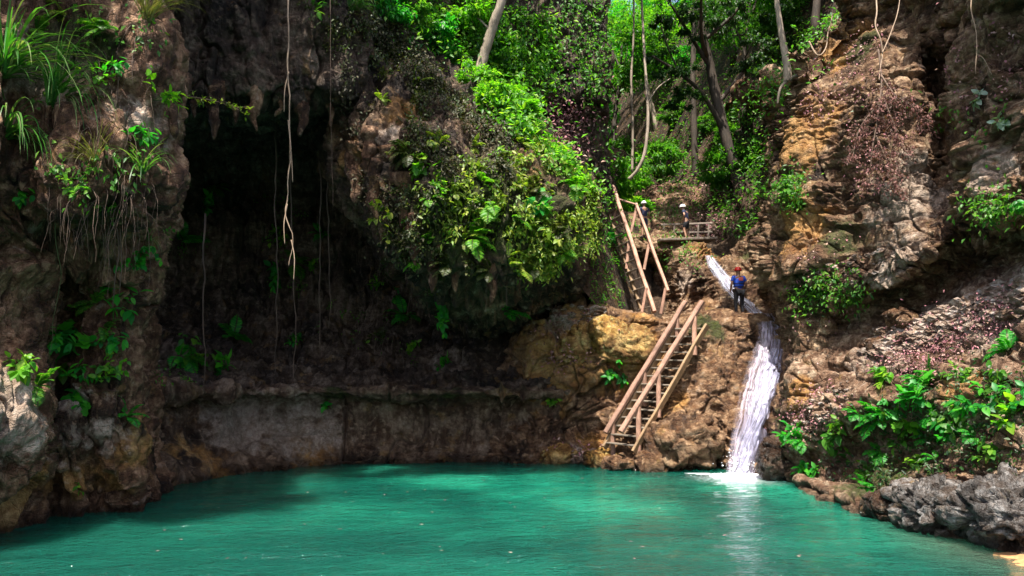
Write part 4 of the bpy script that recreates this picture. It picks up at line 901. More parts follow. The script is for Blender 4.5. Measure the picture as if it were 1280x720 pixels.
le('lime plant left of centre on the bulging cliff beside pale dripstone'.replace('left of centre on', 'on the inner side of'), 530, 210, .55, LEAF_BRIGHT, 15, leaf=.26, lv=5, lobes=True)
le('bright green broad plant on the sunlit face of the bulging cliff', 666, 256, .6, LEAF_EMERALD, 16, leaf=.34, lv=5, lobes=True)
le('clump of withered yellow leaves hanging from the bulging cliff tip', 480, 408, .9, LEAF_OLIVE, 17, leaf=.2, droop=1.0, stems=10, lv=9)
le('small hanging plant above the withered clump', 500, 368, .7, LEAF_EMERALD, 18, leaf=.2, droop=.8, lv=7)
le('bright leafy plant in front of the golden boulder', 772, 462, .65, LEAF_EMERALD, 19, leaf=.24, lv=7, stems=7, droop=.3)
le('yellow leafed bush on the lower rim of the bulging cliff', 690, 300, .95, LEAF_LIME, 20, leaf=.22, lv=9, stems=10)
le('broad leaved plant on the bank above the grey boulder', 1148, 500, .5, LEAF_EMERALD, 21, leaf=.3, lobes=True)
le('lobed bright plant in the heart of the shaded bank', 1135, 530, .5, LEAF_BRIGHT, 22, leaf=.26, lobes=True)
le('low bright plant by the dead leaves on the bank', 1215, 500, .45, LEAF_EMERALD, 23, leaf=.22)
le('pale leafed plant on the bank above the large grey boulder', 1268, 530, .5, LEAF_BRIGHT, 24, leaf=.26)
le('spreading dark plant on the bank beside the pool', 1060, 540, .7, LEAF_MID, 25, leaf=.26, stems=8)
le('small yellow plant low on the bank near the water', 1148, 582, .3, LEAF_BRIGHT, 26, leaf=.17)
le('plant on the bank between the two grey boulders', 1245, 575, .4, LEAF_MID, 27, leaf=.18)
le('leafy plant on the rock beside the waterfall', 990, 545, .55, LEAF_EMERALD, 28, leaf=.22, lv=7)
le('small plant at the corner of the bank by the waterfall pool', 1005, 592, .4, LEAF_EMERALD, 29, leaf=.18)
le('bright seedling on the leaf littered slope', 1105, 475, .4, LEAF_BRIGHT, 30, leaf=.26, stems=5)
le('white flowering plant high on the tall cliff', 1226, 126, .3, LEAF_PALE, 31, leaf=.2, stems=4, lv=4)
le('pale grey leafed plant under the white flowering plant', 1262, 152, .4, LEAF_PALE, 32, leaf=.18)
le('green leafy plant on the cliff ledge above the dark undercut', 1272, 252, .4, LEAF_EMERALD, 33, leaf=.16)
le('blue green plant beside the rusty dry shrub', 1070, 150, .5, LEAF_PALE, 34, leaf=.2, stems=4)
le('plant rooted on the golden corner of the tall cliff', 986, 236, .6, LEAF_MID, 35, leaf=.2)
le('light plant at the upper rim of the grotto above the long vine', 402, 20, .8, LEAF_MID, 36, leaf=.22)
le('green plant low on the rear rock wall under the bulging cliff', 690, 503, .35, LEAF_BRIGHT, 37, leaf=.2)
le('plant on the shaded bank below the bright fern', 1090, 585, .4, LEAF_MID, 38, leaf=.18)
le('sprawling plant at the near edge of the shaded bank', 1190, 548, .45, LEAF_EMERALD, 39, leaf=.2)
le('lower light green sprig on the grotto side of the near cliff', 158, 340, .5, LEAF_EMERALD, 40, leaf=.14, lv=8)

# dripstone hanging from the lips, parts of the cliffs they grow on
cl = {o.name: o for o in COL.objects if o.get('kind') == 'structure'}
rg = np.random.RandomState(91)
for px, py, L_, r_, par in ((222, 116, 1.0, .22, 'grotto_wall'), (246, 122, .6, .16, 'grotto_wall'), (270, 118, 1.3, .26, 'grotto_wall'), (292, 124, .7, .15, 'grotto_wall'), (322, 122, 1.0, .22, 'grotto_wall'), (348, 126, .55, .14, 'grotto_wall'), (384, 124, 1.1, .24, 'grotto_wall'), (412, 130, .8, .18, 'grotto_wall'),
        (424, 172, 1.2, .30, 'overhang_cliff'), (440, 196, 1.5, .36, 'overhang_cliff'), (456, 178, 1.0, .26, 'overhang_cliff'), (470, 214, 1.4, .32, 'overhang_cliff'), (488, 196, 1.1, .30, 'overhang_cliff'), (502, 232, 1.2, .28, 'overhang_cliff'), (520, 280, 1.1, .26, 'overhang_cliff'), (545, 322, 1.0, .22, 'overhang_cliff'), (570, 340, .7, .18, 'overhang_cliff'), (480, 262, 1.0, .24, 'overhang_cliff'), (612, 342, .8, .2, 'overhang_cliff'), (650, 344, .6, .18, 'overhang_cliff')):
    p, n = H(px, py); k = 16; tt = np.linspace(0, 1, k); pts = p - n * .12 + np.stack([.10 * vn(np.stack([tt * 3, tt * 0 + px, tt * 0], -1), 3), .06 * tt, .35 - (L_ + .35) * tt], -1)
    b = MB(); b.tube(pts, r_ * (.95 * (1 - tt) ** .7 + .12) * (1 + .22 * vn(np.stack([tt * 7, tt * 0 + py, tt * 0], -1), 5)), 12, True, .35, px); o = b.build('stalactite', ROCK_DRIP, cl[par])

# ferns and leafy sprays among the creepers: a few kinds, each copied
def sprays(srcs, label, cat, group, spots, rg, s0, s1):
    for i, (px, py) in enumerate(spots):
        h = hit(px + rg.normal() * 5, py + rg.normal() * 5)
        if h is None: continue
        src = srcs[i % len(srcs)]; s_ = s0 + (s1 - s0) * rg.rand()
        if i < len(srcs): r = src
        else:
            r = src.copy(); COL.objects.link(r)
            for ch in list(src.children): c_ = ch.copy(); COL.objects.link(c_); c_.parent = r
        yaw = math.atan2(h[1][0], -h[1][1]) + rg.normal() * .5
        r.location = Vector(h[0] + h[1] * .03); r.rotation_euler = (rg.normal() * .2, rg.normal() * .25, yaw); r.scale = (s_, s_, s_)
N0 = np.array([0, -1.0, .1]); Z0 = np.zeros(3)
gl = 'fern sprouting among the creepers of the bulging cliff'; gp = 'ferns on the bulging cliff'
sprays([fern('fern', gl, Z0, N0, .8, LEAF_LIME, gp, 8, 201), fern('fern', gl, Z0, N0, .8, LEAF_LIME, gp, 7, 202), fern('fern', gl, Z0, N0, .8, LEAF_BRIGHT, gp, 9, 203), fern('fern', gl, Z0, N0, .8, LEAF_OLIVE, gp, 9, 204)], gl, 'fern', gp,
       [(556, 268), (578, 300), (605, 226), (632, 205), (652, 236), (672, 272), (640, 282), (668, 316), (620, 318), (598, 270), (690, 262), (706, 292), (652, 190), (572, 238), (530, 250), (512, 200), (545, 180), (588, 178), (540, 300), (560, 330), (470, 130), (505, 110), (520, 330), (610, 340), (640, 334), (690, 330), (704, 320), (676, 236), (630, 250), (588, 210)], np.random.RandomState(301), .5, 1.0)
gl = 'leafy spray hanging with the creepers on the bulging cliff'; gp = 'leafy sprays on the bulging cliff'
sprays([leafy('leafy_spray', gl, Z0, N0, .7, LEAF_LIME, gp, 6, 8, .2, 211, .7), leafy('leafy_spray', gl, Z0, N0, .7, LEAF_BRIGHT, gp, 6, 8, .17, 212, .7), leafy('leafy_spray', gl, Z0, N0, .7, LEAF_OLIVE, gp, 7, 9, .16, 213, .8)], gl, 'plant', gp,
       [(618, 270), (660, 292), (686, 282), (640, 225), (560, 290), (590, 325), (650, 325), (606, 300), (700, 305), (676, 256), (535, 225), (552, 205), (500, 175), (628, 180), (662, 206), (684, 232), (520, 270), (500, 300), (580, 255)], np.random.RandomState(302), .6, 1.05)
gl = 'dim leafy plant clinging inside the shaded grotto'; gp = 'plants inside the grotto'
sprays([fern('fern', gl, Z0, N0, .9, LEAF_EMERALD, gp, 8, 241), leafy('leafy_plant', gl, Z0, N0, .8, LEAF_EMERALD, gp, 7, 7, .26, 242, .6), leafy('leafy_plant', gl, Z0, N0, .8, LEAF_BRIGHT, gp, 6, 8, .2, 243, .8)], gl, 'plant', gp,
       [(228, 305), (262, 245), (385, 330), (404, 296), (346, 338), (522, 436), (500, 388), (546, 446), (440, 420), (224, 452), (256, 458), (352, 300), (620, 385), (560, 400), (475, 350), (300, 420)], np.random.RandomState(305), .8, 1.5)
gl = 'leafy green plant crowded on the shaded bank above the grey boulders'; gp = 'leafy plants on the shaded bank'
sprays([leafy('leafy_plant', gl, Z0, N0, .5, LEAF_EMERALD, gp, 6, 6, .22, 221, .1), fern('fern', gl, Z0, N0, .55, LEAF_EMERALD, gp, 8, 222), leafy('leafy_plant', gl, Z0, N0, .5, LEAF_MID, gp, 7, 6, .2, 223, .2)], gl, 'plant', gp,
       [(1110, 505), (1075, 525), (1130, 555), (1165, 520), (1180, 575), (1200, 520), (1235, 510), (1225, 545), (1250, 480), (1275, 500), (1100, 560), (1055, 565), (1030, 555), (1150, 565), (1205, 470), (1030, 590), (1085, 605)], np.random.RandomState(303), .6, 1.05)
gl = 'small leafy plant rooted among the columns of the near cliff'; gp = 'leafy plants on the near cliff'
sprays([leafy('leafy_plant', gl, Z0, N0, .45, LEAF_EMERALD, gp, 6, 6, .17, 231, .3), leafy('leafy_plant', gl, Z0, N0, .45, LEAF_BRIGHT, gp, 6, 7, .13, 232, .4), fern('fern', gl, Z0, N0, .5, LEAF_MID, gp, 8, 233)], gl, 'plant', gp,
       [(60, 430), (84, 412), (130, 410), (142, 430), (110, 395), (50, 480), (98, 470), (135, 470), (128, 375), (30, 250), (95, 230), (150, 240), (150, 90), (108, 100), (40, 40), (172, 180)], np.random.RandomState(304), .7, 1.2)

# twig reaching out over the grotto
t = thing('leafy_branch', 'thin leafy branch reaching out over the dark grotto', 'branch', at(190, 128, 15)); a = [at(190, 128, 15), at(215, 118, 15.2), at(245, 122, 15.4), at(275, 128, 15.5), at(300, 138, 15.5)]
q = cr(np.array(a), 24); b = MB(); b.tube(q, np.linspace(.018, .006, 24), 6); lf = MB(); rg = np.random.RandomState(31)
for i in range(5, 24, 2):
    e = q[i] + np.array([.12, 0, .02]) + runit(rg, 1)[0] * np.array([.25, .25, .2]); b.tube(np.array([q[i], (q[i] + e) / 2 + [0, 0, .02], e]), .005, 4)
    m = 9; s_ = rg.rand(m)[:, None]; lf.leaves(q[i] + (e - q[i]) * s_ + rg.normal(size=(m, 3)) * .02, runit(rg, m) + np.array([.6, 0, -.1]), np.tile([0, 0, 1.0], (m, 1)) + runit(rg, m) * .4, .11, .045)
b.build('stem', TWIG, t); lf.build('foliage', LEAF_LIME, t)

# rusty shrub hanging on the tall cliff
t = thing('dry_shrub', 'reddish withered shrub hanging on the tall cliff beside the cleft', 'shrub', at(1100, 60, 19.8)); b = MB(); lf = MB(); rg = np.random.RandomState(32)
roots = [[at(1098, 62, 19.9), at(1102, 100, 19.6), at(1098, 140, 19.4), at(1090, 190, 19.3), at(1086, 235, 19.3)], [at(1102, 95, 19.6), at(1120, 120, 19.3), at(1145, 135, 19.3), at(1156, 160, 19.3)], [at(1100, 110, 19.6), at(1115, 150, 19.3), at(1130, 190, 19.2)], [at(1099, 130, 19.5), at(1075, 160, 19.5), at(1065, 200, 19.4)], [at(1095, 170, 19.4), at(1110, 205, 19.2), at(1118, 240, 19.1)]]
for a in roots:
    q = cr(np.array(a), 22); b.tube(q, np.linspace(.03, .008, 22), 6)
    for i in range(4, 22):
        for _ in range(3):
            e = q[i] + runit(rg, 1)[0] * np.array([.32, .22, .25]) + np.array([0, -.08, -.12]); b.tube(np.array([q[i], (q[i] + e) / 2, e]), .005, 4, False)
            m = 9; lf.leaves(q[i] + (e - q[i]) * (.3 + .8 * rg.rand(m, 1)) + rg.normal(size=(m, 3)) * .045, runit(rg, m) * .7 + np.array([0, 0, -.8]), runit(rg, m), .06 + .07 * rg.rand(m), .03 + .02 * rg.rand(m))
b.build('stem', TWIG, t); lf.build('foliage', LEAF_RUST, t)

# vines and hanging roots
vine('vine', 'long pale vine hanging alone in front of the dark grotto', [at(358, -260, 19.4), at(359, -60, 19.3), at(360, 60, 19.2), at(361, 175, 19.2), at(359, 270, 19.2), at(365, 296, 19.2), at(362, 333, 19.2)], .026, VINE, 'vine', 1, ([at(360, 150, 19.2), at(364, 190, 19.15), at(366, 228, 19.15)], [at(359, 255, 19.2), at(355, 280, 19.15), at(356, 305, 19.15)], [at(361, 90, 19.2), at(356, 112, 19.15), at(355, 140, 19.15)], [at(364, 300, 19.2), at(368, 322, 19.15), at(367, 350, 19.15)]))
vine('vine', 'thin vine hanging beside the bulging cliff', [at(411, -100, 19.8), at(413, 20, 19.8), at(414, 150, 19.9), at(416, 262, 19.9)], .012, ROOT, 'vine', 2)
for i, (lb, p) in enumerate((('outermost dark root of the bundle hanging deep in the grotto', [at(317, 120, 22), at(316, 240, 22), at(318, 350, 22), at(314, 460, 22.2)]), ('straight root of the bundle behind the long pale vine', [at(376, 130, 22.5), at(378, 240, 22.5), at(376, 380, 22.5), at(378, 440, 22.6)]),
        ('forked root of the bundle nearest the bulging cliff', [at(392, 130, 22.3), at(388, 230, 22.3), at(391, 330, 22.4), at(389, 400, 22.4)]), ('root hanging along the near cliff side of the grotto', [at(213, 240, 19.5), at(212, 330, 19.5), at(213, 420, 19.5), at(212, 490, 19.6)]), ('thin root hanging between the long vine and the outermost root', [at(335, 130, 22.4), at(338, 260, 22.4), at(342, 400, 22.4), at(340, 500, 22.5)]))):
    vine('hanging_root', lb, [x + np.array([0, 2.2, -.1]) for x in p], .03, ROOT, 'root', 10 + i)
vine('vine', 'greenish vine dangling among the leaves of the near columns', [at(72, 262, 13.9), at(70, 300, 14.1), at(76, 345, 14.4), at(68, 400, 14.6), at(60, 455, 14.8)], .012, STEM, 'vine', 20)
vine('hanging_root', 'bundle of reddish roots under the near cliff corner', [at(146, 285, 14.3), at(148, 320, 14.4), at(145, 350, 14.5), at(141, 385, 14.7)], .022, ROOT, 'root', 21, ([at(150, 285, 14.3), at(152, 330, 14.4), at(149, 370, 14.6)],))
vine('vine', 'pale forked vine entering above the rusty shrub', [at(1088, -90, 20), at(1094, -20, 19.9), at(1096, 30, 19.8), at(1103, 66, 19.7), at(1099, 100, 19.6)], .030, VINE, 'vine', 22, ([at(1103, 66, 19.7), at(1114, 40, 19.8), at(1124, 5, 20), at(1128, -60, 20.2)],))
vine('vine', 'pale vine hanging over the dark top of the tall cliff', [at(1210, -90, 16.4), at(1214, 0, 16.3), at(1221, 50, 16.2), at(1221, 92, 16.2)], .018, VINE, 'vine', 23, ([at(1221, 68, 16.2), at(1230, 74, 16.2), at(1240, 94, 16.2)],))
vine('vine', 'twisted vine lying along the rim of the tall cliff', [at(1012, 52, 24), at(1020, 68, 23.9), at(1030, 65, 23.9), at(1035, 40, 23.9), at(1042, 0, 24), at(1046, -60, 24.2)], .03, VINE, 'vine', 24)

# ---------------------------------------------------------------- boulders
def boulder(label, px, py, Y, rx, ry, rz, mat, seed, rot=0.0, tilt=0.0, amp=.16, cell=1.5, blobs=(), pw=.82):
    u = np.linspace(0, 2 * math.pi, 97)[:-1]; v = np.linspace(.02, math.pi - .02, 60); Ug, Vg = np.meshgrid(u, v)
    D_ = np.stack([np.cos(Ug) * np.sin(Vg), np.sin(Ug) * np.sin(Vg), np.cos(Vg)], -1); D_ = np.sign(D_) * np.abs(D_) ** pw
    P = D_ * np.array([rx, ry, rz]); a = np.array([math.cos(rot), math.sin(rot)]); P = np.stack([P[..., 0] * a[0] - P[..., 1] * a[1], P[..., 0] * a[1] + P[..., 1] * a[0], P[..., 2] + P[..., 0] * tilt], -1)
    c = at(px, py, Y); W = P + c; f1, f2, cc = worley(W * cell + .4 * fbm(W * .9, 2, seed)[..., None], seed); n = D_ / np.linalg.norm(D_, axis=-1, keepdims=True)
    g1, g2, gc = worley(W * cell * 3.1, seed + 5)
    d = 1.5 * fbm(W * .7, 3, seed + 1) + 1.6 * (cc - .5) - 1.0 * sst(.10, 0, f2 - f1) + .5 * (gc - .5) - .35 * sst(.12, 0, g2 - g1) + .5 * fbm(W * 3.2, 3, seed + 2)
    P = P + n * (amp * d)[..., None]; k = len(u); i = np.arange(59)[:, None] * k; j = np.arange(k)[None]; Q = np.stack([i + j, i + k + j, i + k + (j + 1) % k, i + (j + 1) % k], -1).reshape(-1, 4)
    Z = zones(W, blobs) if len(blobs) else np.zeros(W.shape)
    o = mesh_np('boulder', P.reshape(-1, 3), Q, None, mat, None, True, {'zone': Z.reshape(-1, 3)}); o.location = c; return tag(o, label, 'boulder')
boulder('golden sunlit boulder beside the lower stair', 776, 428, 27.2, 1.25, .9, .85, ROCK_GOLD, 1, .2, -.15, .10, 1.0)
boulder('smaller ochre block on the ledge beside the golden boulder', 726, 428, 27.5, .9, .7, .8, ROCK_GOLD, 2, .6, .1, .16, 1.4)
boulder('large smooth boulder at the foot of the lower stair', 852, 556, 25.0, 1.2, 1.1, .92, ROCK_SMOOTH, 3, .15, .28, .19, 1.0, (), .6)
boulder('rounded slab under the red helmet person', 925, 408, 27.4, 1.35, 1.0, .42, ROCK_SMOOTH, 4, .1, .05, .07, .7)
boulder('low rounded rock at the top of the lower stair', 893, 396, 27.9, .75, .7, .33, ROCK_SMOOTH, 5, 0, .05, .06, .8)
boulder('big grey cracked boulder at the pool edge by the frame corner', 1262, 634, 13.6, .86, .9, .50, ROCK_GREY, 6, .2, .14, .17, 2.1)
boulder('grey cracked boulder in the middle of the bank foot', 1172, 630, 15.0, .76, .8, .46, ROCK_GREY, 7, .1, .16, .17, 2.3)
boulder('brown wet boulder at the far end of the bank foot', 1112, 636, 16.3, .6, .7, .42, rock_material('wet_rock', (.03, .02, .014), (.12, .075, .05), (.28, .19, .13), .3, .45), 8, .1, 0, .08, 1.6)
boulder('dark wet rock beside the base of the waterfall', 965, 575, 22.2, .45, .5, .75, rock_material('dark_wet_rock', (.02, .013, .01), (.08, .05, .035), (.2, .13, .09), .3, .35), 9, .1, 0, .08, 1.2)
boulder('flat ochre rock under the foot of the lower stair', 782, 580, 24.6, .75, .5, .26, ROCK_SMOOTH, 21, .1, .05, .09, 1.6, (), .6)
boulder('small rock at the waterline beside the stair foot', 752, 574, 25.6, .5, .4, .26, ROCK_GOLD, 22, .4, 0, .09, 1.8, (), .6)
boulder('angular rock between the stair foot and the large boulder', 815, 580, 24.4, .45, .4, .32, ROCK_SMOOTH, 23, .2, .1, .09, 1.8, (), .6)
boulder('ochre rock at the waterline under the rear rock wall', 700, 570, 26.6, .8, .5, .32, ROCK_GOLD, 24, .1, .1, .12, 1.4, (), .6)
boulder('low brown rock at the foot of the dripstone columns', 160, 620, 17.2, .55, .5, .35, ROCK_DRIP, 10, .3, 0, .08, 1.4)
boulder('pale block on the stone slope beside the dark hollow', 1128, 402, 19.6, .5, .5, .3, ROCK_SMOOTH, 11, .3, -.3, .08, 1.4)
boulder('second pale block lower on the stone slope', 1106, 436, 20.0, .42, .4, .28, ROCK_SMOOTH, 12, .5, -.3, .08, 1.4)

gx_, gy_ = np.meshgrid(np.linspace(-1.3, 1.3, 70), np.linspace(-.7, .7, 50)); P = np.stack([gx_, gy_, 0 * gx_], -1); rr = np.sqrt((gx_ / 1.15) ** 2 + (gy_ / .55) ** 2) + .35 * fbm(P * 2.2, 3, 64)
P[..., 2] = .09 * sst(1.15, .2, rr) - .03 + .012 * fbm(P * 8, 3, 65); c = at(1292, 688, 12.6); P = P + np.array([c[0] + .25, c[1] + .1, 0])
tag(mesh_np('sand', P.reshape(-1, 3), grid_quads(50, 70), None, plain_material('wet_sand', (.42, .22, .09), .85, .5, 12)), 'small patch of wet orange sand at the pool edge under the grey boulder', 'sand', None, 'structure')

# ---------------------------------------------------------------- unseen trees added on the cliff tops so their crowns shade the gorge
def shade_canopy(label, root, top, rx, rz, n, seed, mat=LEAF_DARK):
    rg = np.random.RandomState(seed); d = BVH.ray_cast(Vector((root[0], root[1], 60)), Vector((0, 0, -1)))[0]; z = d.z if d is not None else 8.0
    t = thing('unseen_shade_tree', label, 'tree', (root[0], root[1], z - .3)); pts = np.array([[root[0], root[1], z - .4], [root[0] * .9 + top[0] * .1, root[1], z + (top[2] - z) * .4], [(root[0] + top[0]) / 2, (root[1] + top[1]) / 2, z + (top[2] - z) * .8], [top[0], top[1], top[2] + .5]])
    q = cr(pts, 30); b = MB(); b.tube(q, np.linspace(.34, .12, 30), 10, True, .12, seed); m, C = crown_mesh(rg, rx, rx, rz, n, 90, .34)
    for v in m.V: v += np.array(top)
    for i in range(14):
        a = q[12 + rg.randint(16)]; e = np.array(top) + C[rg.randint(len(C))] * .9; w_ = cr(np.stack([a, (a + e) / 2 + [0, 0, -.4], e]), 10); b.tube(w_, np.linspace(.11, .03, 10), 6, False)
    b.build('trunk', BARK_DARK, t); m.build('crown', mat, t)
shade_canopy('unseen tall tree added to shade the grotto from the top of the near cliff', (-12.5, 19.5), (-6.6, 16.8, 21.5), 3.6, 1.8, 44, 901)
shade_canopy('unseen tall tree added to shade the near cliff from its outer edge', (-14.5, 12), (-9.4, 10.6, 16.8), 2.7, 1.6, 20, 902)

rg = np.random.RandomState(77); b = MB(); k = 70; qx = rg.rand(k) * 900 + 150; qy = 580 + rg.rand(k) ** 1.5 * 130; pos = []
for x_, y_ in zip(qx, qy):
    d = ray(x_, y_); p = CAM + d * (-3.0 / d[2]); pos.append([p[0], p[1], .018])
pos = np.array(pos); ok_ = (pos[:, 0] > -7) & (pos[:, 0] < 7.5) & (pos[:, 1] < 25); pos = pos[ok_]; k = len(pos); ax = rg.normal(size=(k, 3)) * np.array([1, 1, .02]); b.leaves(pos, ax, np.tile([0, 0, 1.0], (k, 1)), .05 + .08 * rg.rand(k), .03 + .03 * rg.rand(k), .05)
tag(b.build('floating_leaves', LEAF_LITTER), 'small dead leaves floating on the pool', 'leaf litter', None, 'stuff')

# ---------------------------------------------------------------- wooden stairs
WOOD_RED = wood_material('reddish_timber', (.30, .155, .10), (.46, .27, .19)); WOOD_TAN = wood_material('tan_timber', (.22, .13, .06), (.34, .22, .12)); WOOD_GREY = wood_material('grey_timber', (.14, .11, .08), (.26, .21, .16)); WOOD_RAIL = wood_material('weathered_rail', (.20, .15, .12), (.34, .27, .21))
def one(name, a, b_, w, h, mat, par, side=None):
    m = MB(); m.beam(a, b_, w, h, side); return m.build(name, mat, par, False)
t = thing('wooden_stair', 'steep timber stair with two handrails climbing from the pool to the ledge', 'stair', at(785, 578, 25.6))
n0, n1 = at(793, 564, 24.5), at(884, 407, 25.8); off = np.array([-.88, .75, .04]); f0, f1 = n0 + off, n1 + off
dd = (n1 - n0) / np.linalg.norm(n1 - n0)
one('stringer', n0 - dd * .05, n1, .09, .25, WOOD_TAN, t, off); one('stringer', f0, f1, .09, .25, WOOD_TAN, t, off)
for k in range(15):
    u = (k + .5) / 15; c = n0 + (n1 - n0) * u + np.array([0, 0, .03]); one('tread', c + off * .03, c + off * .97, .24, .045, WOOD_GREY, t, np.array([dd[0], dd[1], 0]))
r0, r1 = at(776, 540, 24.4), at(878, 377, 25.9); s0, s1 = at(757, 541, 25.2), at(857, 377, 26.6)
one('handrail', r0, r1, .17, .17, WOOD_RED, t, off); one('handrail', s0, s1, .17, .17, WOOD_RED, t, off)
def on(a, b_, px):
    u = 0
    for _ in range(30):
        u = min(max(u + .5 * (px - proj(a + (b_ - a) * u)[0]) / max(1, proj(b_)[0] - proj(a)[0]), -.1), 1.1)
    return a + (b_ - a) * u
for px in (798, 823, 868):
    a = on(r0, r1, px); z = on(n0, n1, px); foot = np.array([z[0], z[1] , (z[2] - .25) if px > 800 else -.4]); one('post', foot, a + np.array([0, 0, .02]), .14, .14, WOOD_RED, t, off)
for px in (766, 805, 846):
    a = on(s0, s1, px); z = a + np.array([.0, .0, -1.25 if px > 770 else -1.9]); one('post', z, a, .14, .14, WOOD_RED, t, off)
one('brace', at(795, 560, 24.6), at(802, 580, 24.5), .07, .07, WOOD_TAN, t)

t = thing('wooden_stair', 'upper timber ladder stair with slanting rails leading to the footbridge', 'stair', at(812, 395, 28.7))
a0, a1 = at(818, 390, 28.4), at(766, 233, 31.0); b0, b1 = at(804, 394, 29.0), at(753, 243, 31.7); c0, c1 = at(835, 364, 28.3), at(795, 255, 30.6)
one('stringer', a0, a1, .15, .22, WOOD_RED, t); one('stringer', b0, b1, .12, .18, WOOD_TAN, t); one('handrail', c0, c1, .12, .15, WOOD_RED, t)
for k in range(13):
    u = (k + .6) / 14; one('tread', a0 + (a1 - a0) * u, b0 + (b1 - b0) * u + np.array([-.05, 0, 0]), .2, .04, WOOD_GREY, t, np.array([0, 1.0, 0]))
for p, q in (((772, 248, 31), (766, 283, 31)), ((786, 303, 29.9), (783, 336, 29.9)), ((808, 360, 28.7), (801, 398, 28.7)), ((796, 258, 30.6), (789, 290, 30.5)), ((811, 306, 29.6), (805, 337, 29.5)), ((832, 360, 28.4), (826, 392, 28.4))):
    one('post', at(*p), at(*q), .11, .11, WOOD_RED, t)
one('handrail', at(739, 239, 32), at(755, 242, 31.8), .07, .07, WOOD_RED, t); one('handrail', at(754, 243, 31.7), at(767, 235, 31), .07, .07, WOOD_RED, t); one('handrail', at(773, 249, 31), at(796, 256, 30.6), .07, .07, WOOD_RED, t)

t = thing('footbridge', 'small wooden footbridge with a pale railing above the upper cascade', 'footbridge', at(850, 300, 35))
one('deck', at(820, 302, 34.6), at(890, 300, 35.2), 1.1, .12, WOOD_GREY, t, np.array([0, 1.0, 0]))
for px in (829, 842, 857, 872, 885): one('post', at(px, 302, 35.5), at(px + 1, 279, 35.5), .08, .08, WOOD_RAIL, t)
one('railing', at(826, 281, 35.5), at(890, 279, 35.5), .09, .09, WOOD_RAIL, t); one('railing', at(826, 291, 35.5), at(890, 290, 35.5), .07, .08, WOOD_RAIL, t)

# ---------------------------------------------------------------- people
SKIN = plain_material('skin', (.30, .16, .10), .5, .1); NAVY = plain_material('navy_cloth', (.012, .016, .05), .8); BLUE = plain_material('blue_vest', (.02, .09, .62), .5); BLACK = plain_material('black_cloth', (.012, .012, .016), .8)
RED = plain_material('red_plastic', (.55, .02, .015), .35, .1); WHITE = plain_material('white_plastic', (.72, .71, .69), .4, .1); CORAL = plain_material('coral_print', (.65, .12, .12), .6); SHOE = plain_material('shoe', (.03, .03, .03), .7)
def skin(name, pts, edges, rad, mat, par, lev=2):
    me = bpy.data.meshes.new(name); me.from_pydata([tuple(p) for p in pts], edges, []); me.materials.append(mat); o = link(bpy.data.objects.new(name, me), par)
    m = o.modifiers.new('skin', 'SKIN'); m.use_smooth_shade = True
    lay = me.skin_vertices[0].data if len(me.skin_vertices) else None
    if lay is None: me.skin_vertices.new() if hasattr(me.skin_vertices, 'new') else None; lay = me.skin_vertices[0].data
    for d, r in zip(lay, rad): d.radius = (r, r) if np.isscalar(r) else r
    lay[0].use_root = True
    s = o.modifiers.new('sub', 'SUBSURF'); s.levels = s.render_levels = lev; return o
def ball(name, c, r, mat, par, zmin=-1.0, sq=(1, 1, 1)):
    u = np.linspace(0, 2 * math.pi, 25)[:-1]; v = np.linspace(.01, math.acos(zmin) - (.01 if zmin <= -1 else 0), 14); Ug, Vg = np.meshgrid(u, v)
    P = np.stack([np.cos(Ug) * np.sin(Vg) * sq[0], np.sin(Ug) * np.sin(Vg) * sq[1], np.cos(Vg) * sq[2]], -1).reshape(-1, 3) * r + np.array(c); i = np.arange(13)[:, None] * 24; j = np.arange(24)[None]
    return mesh_np(name, P, np.stack([i + j, i + 24 + j, i + 24 + (j + 1) % 24, i + (j + 1) % 24], -1).reshape(-1, 4), None, mat, par)
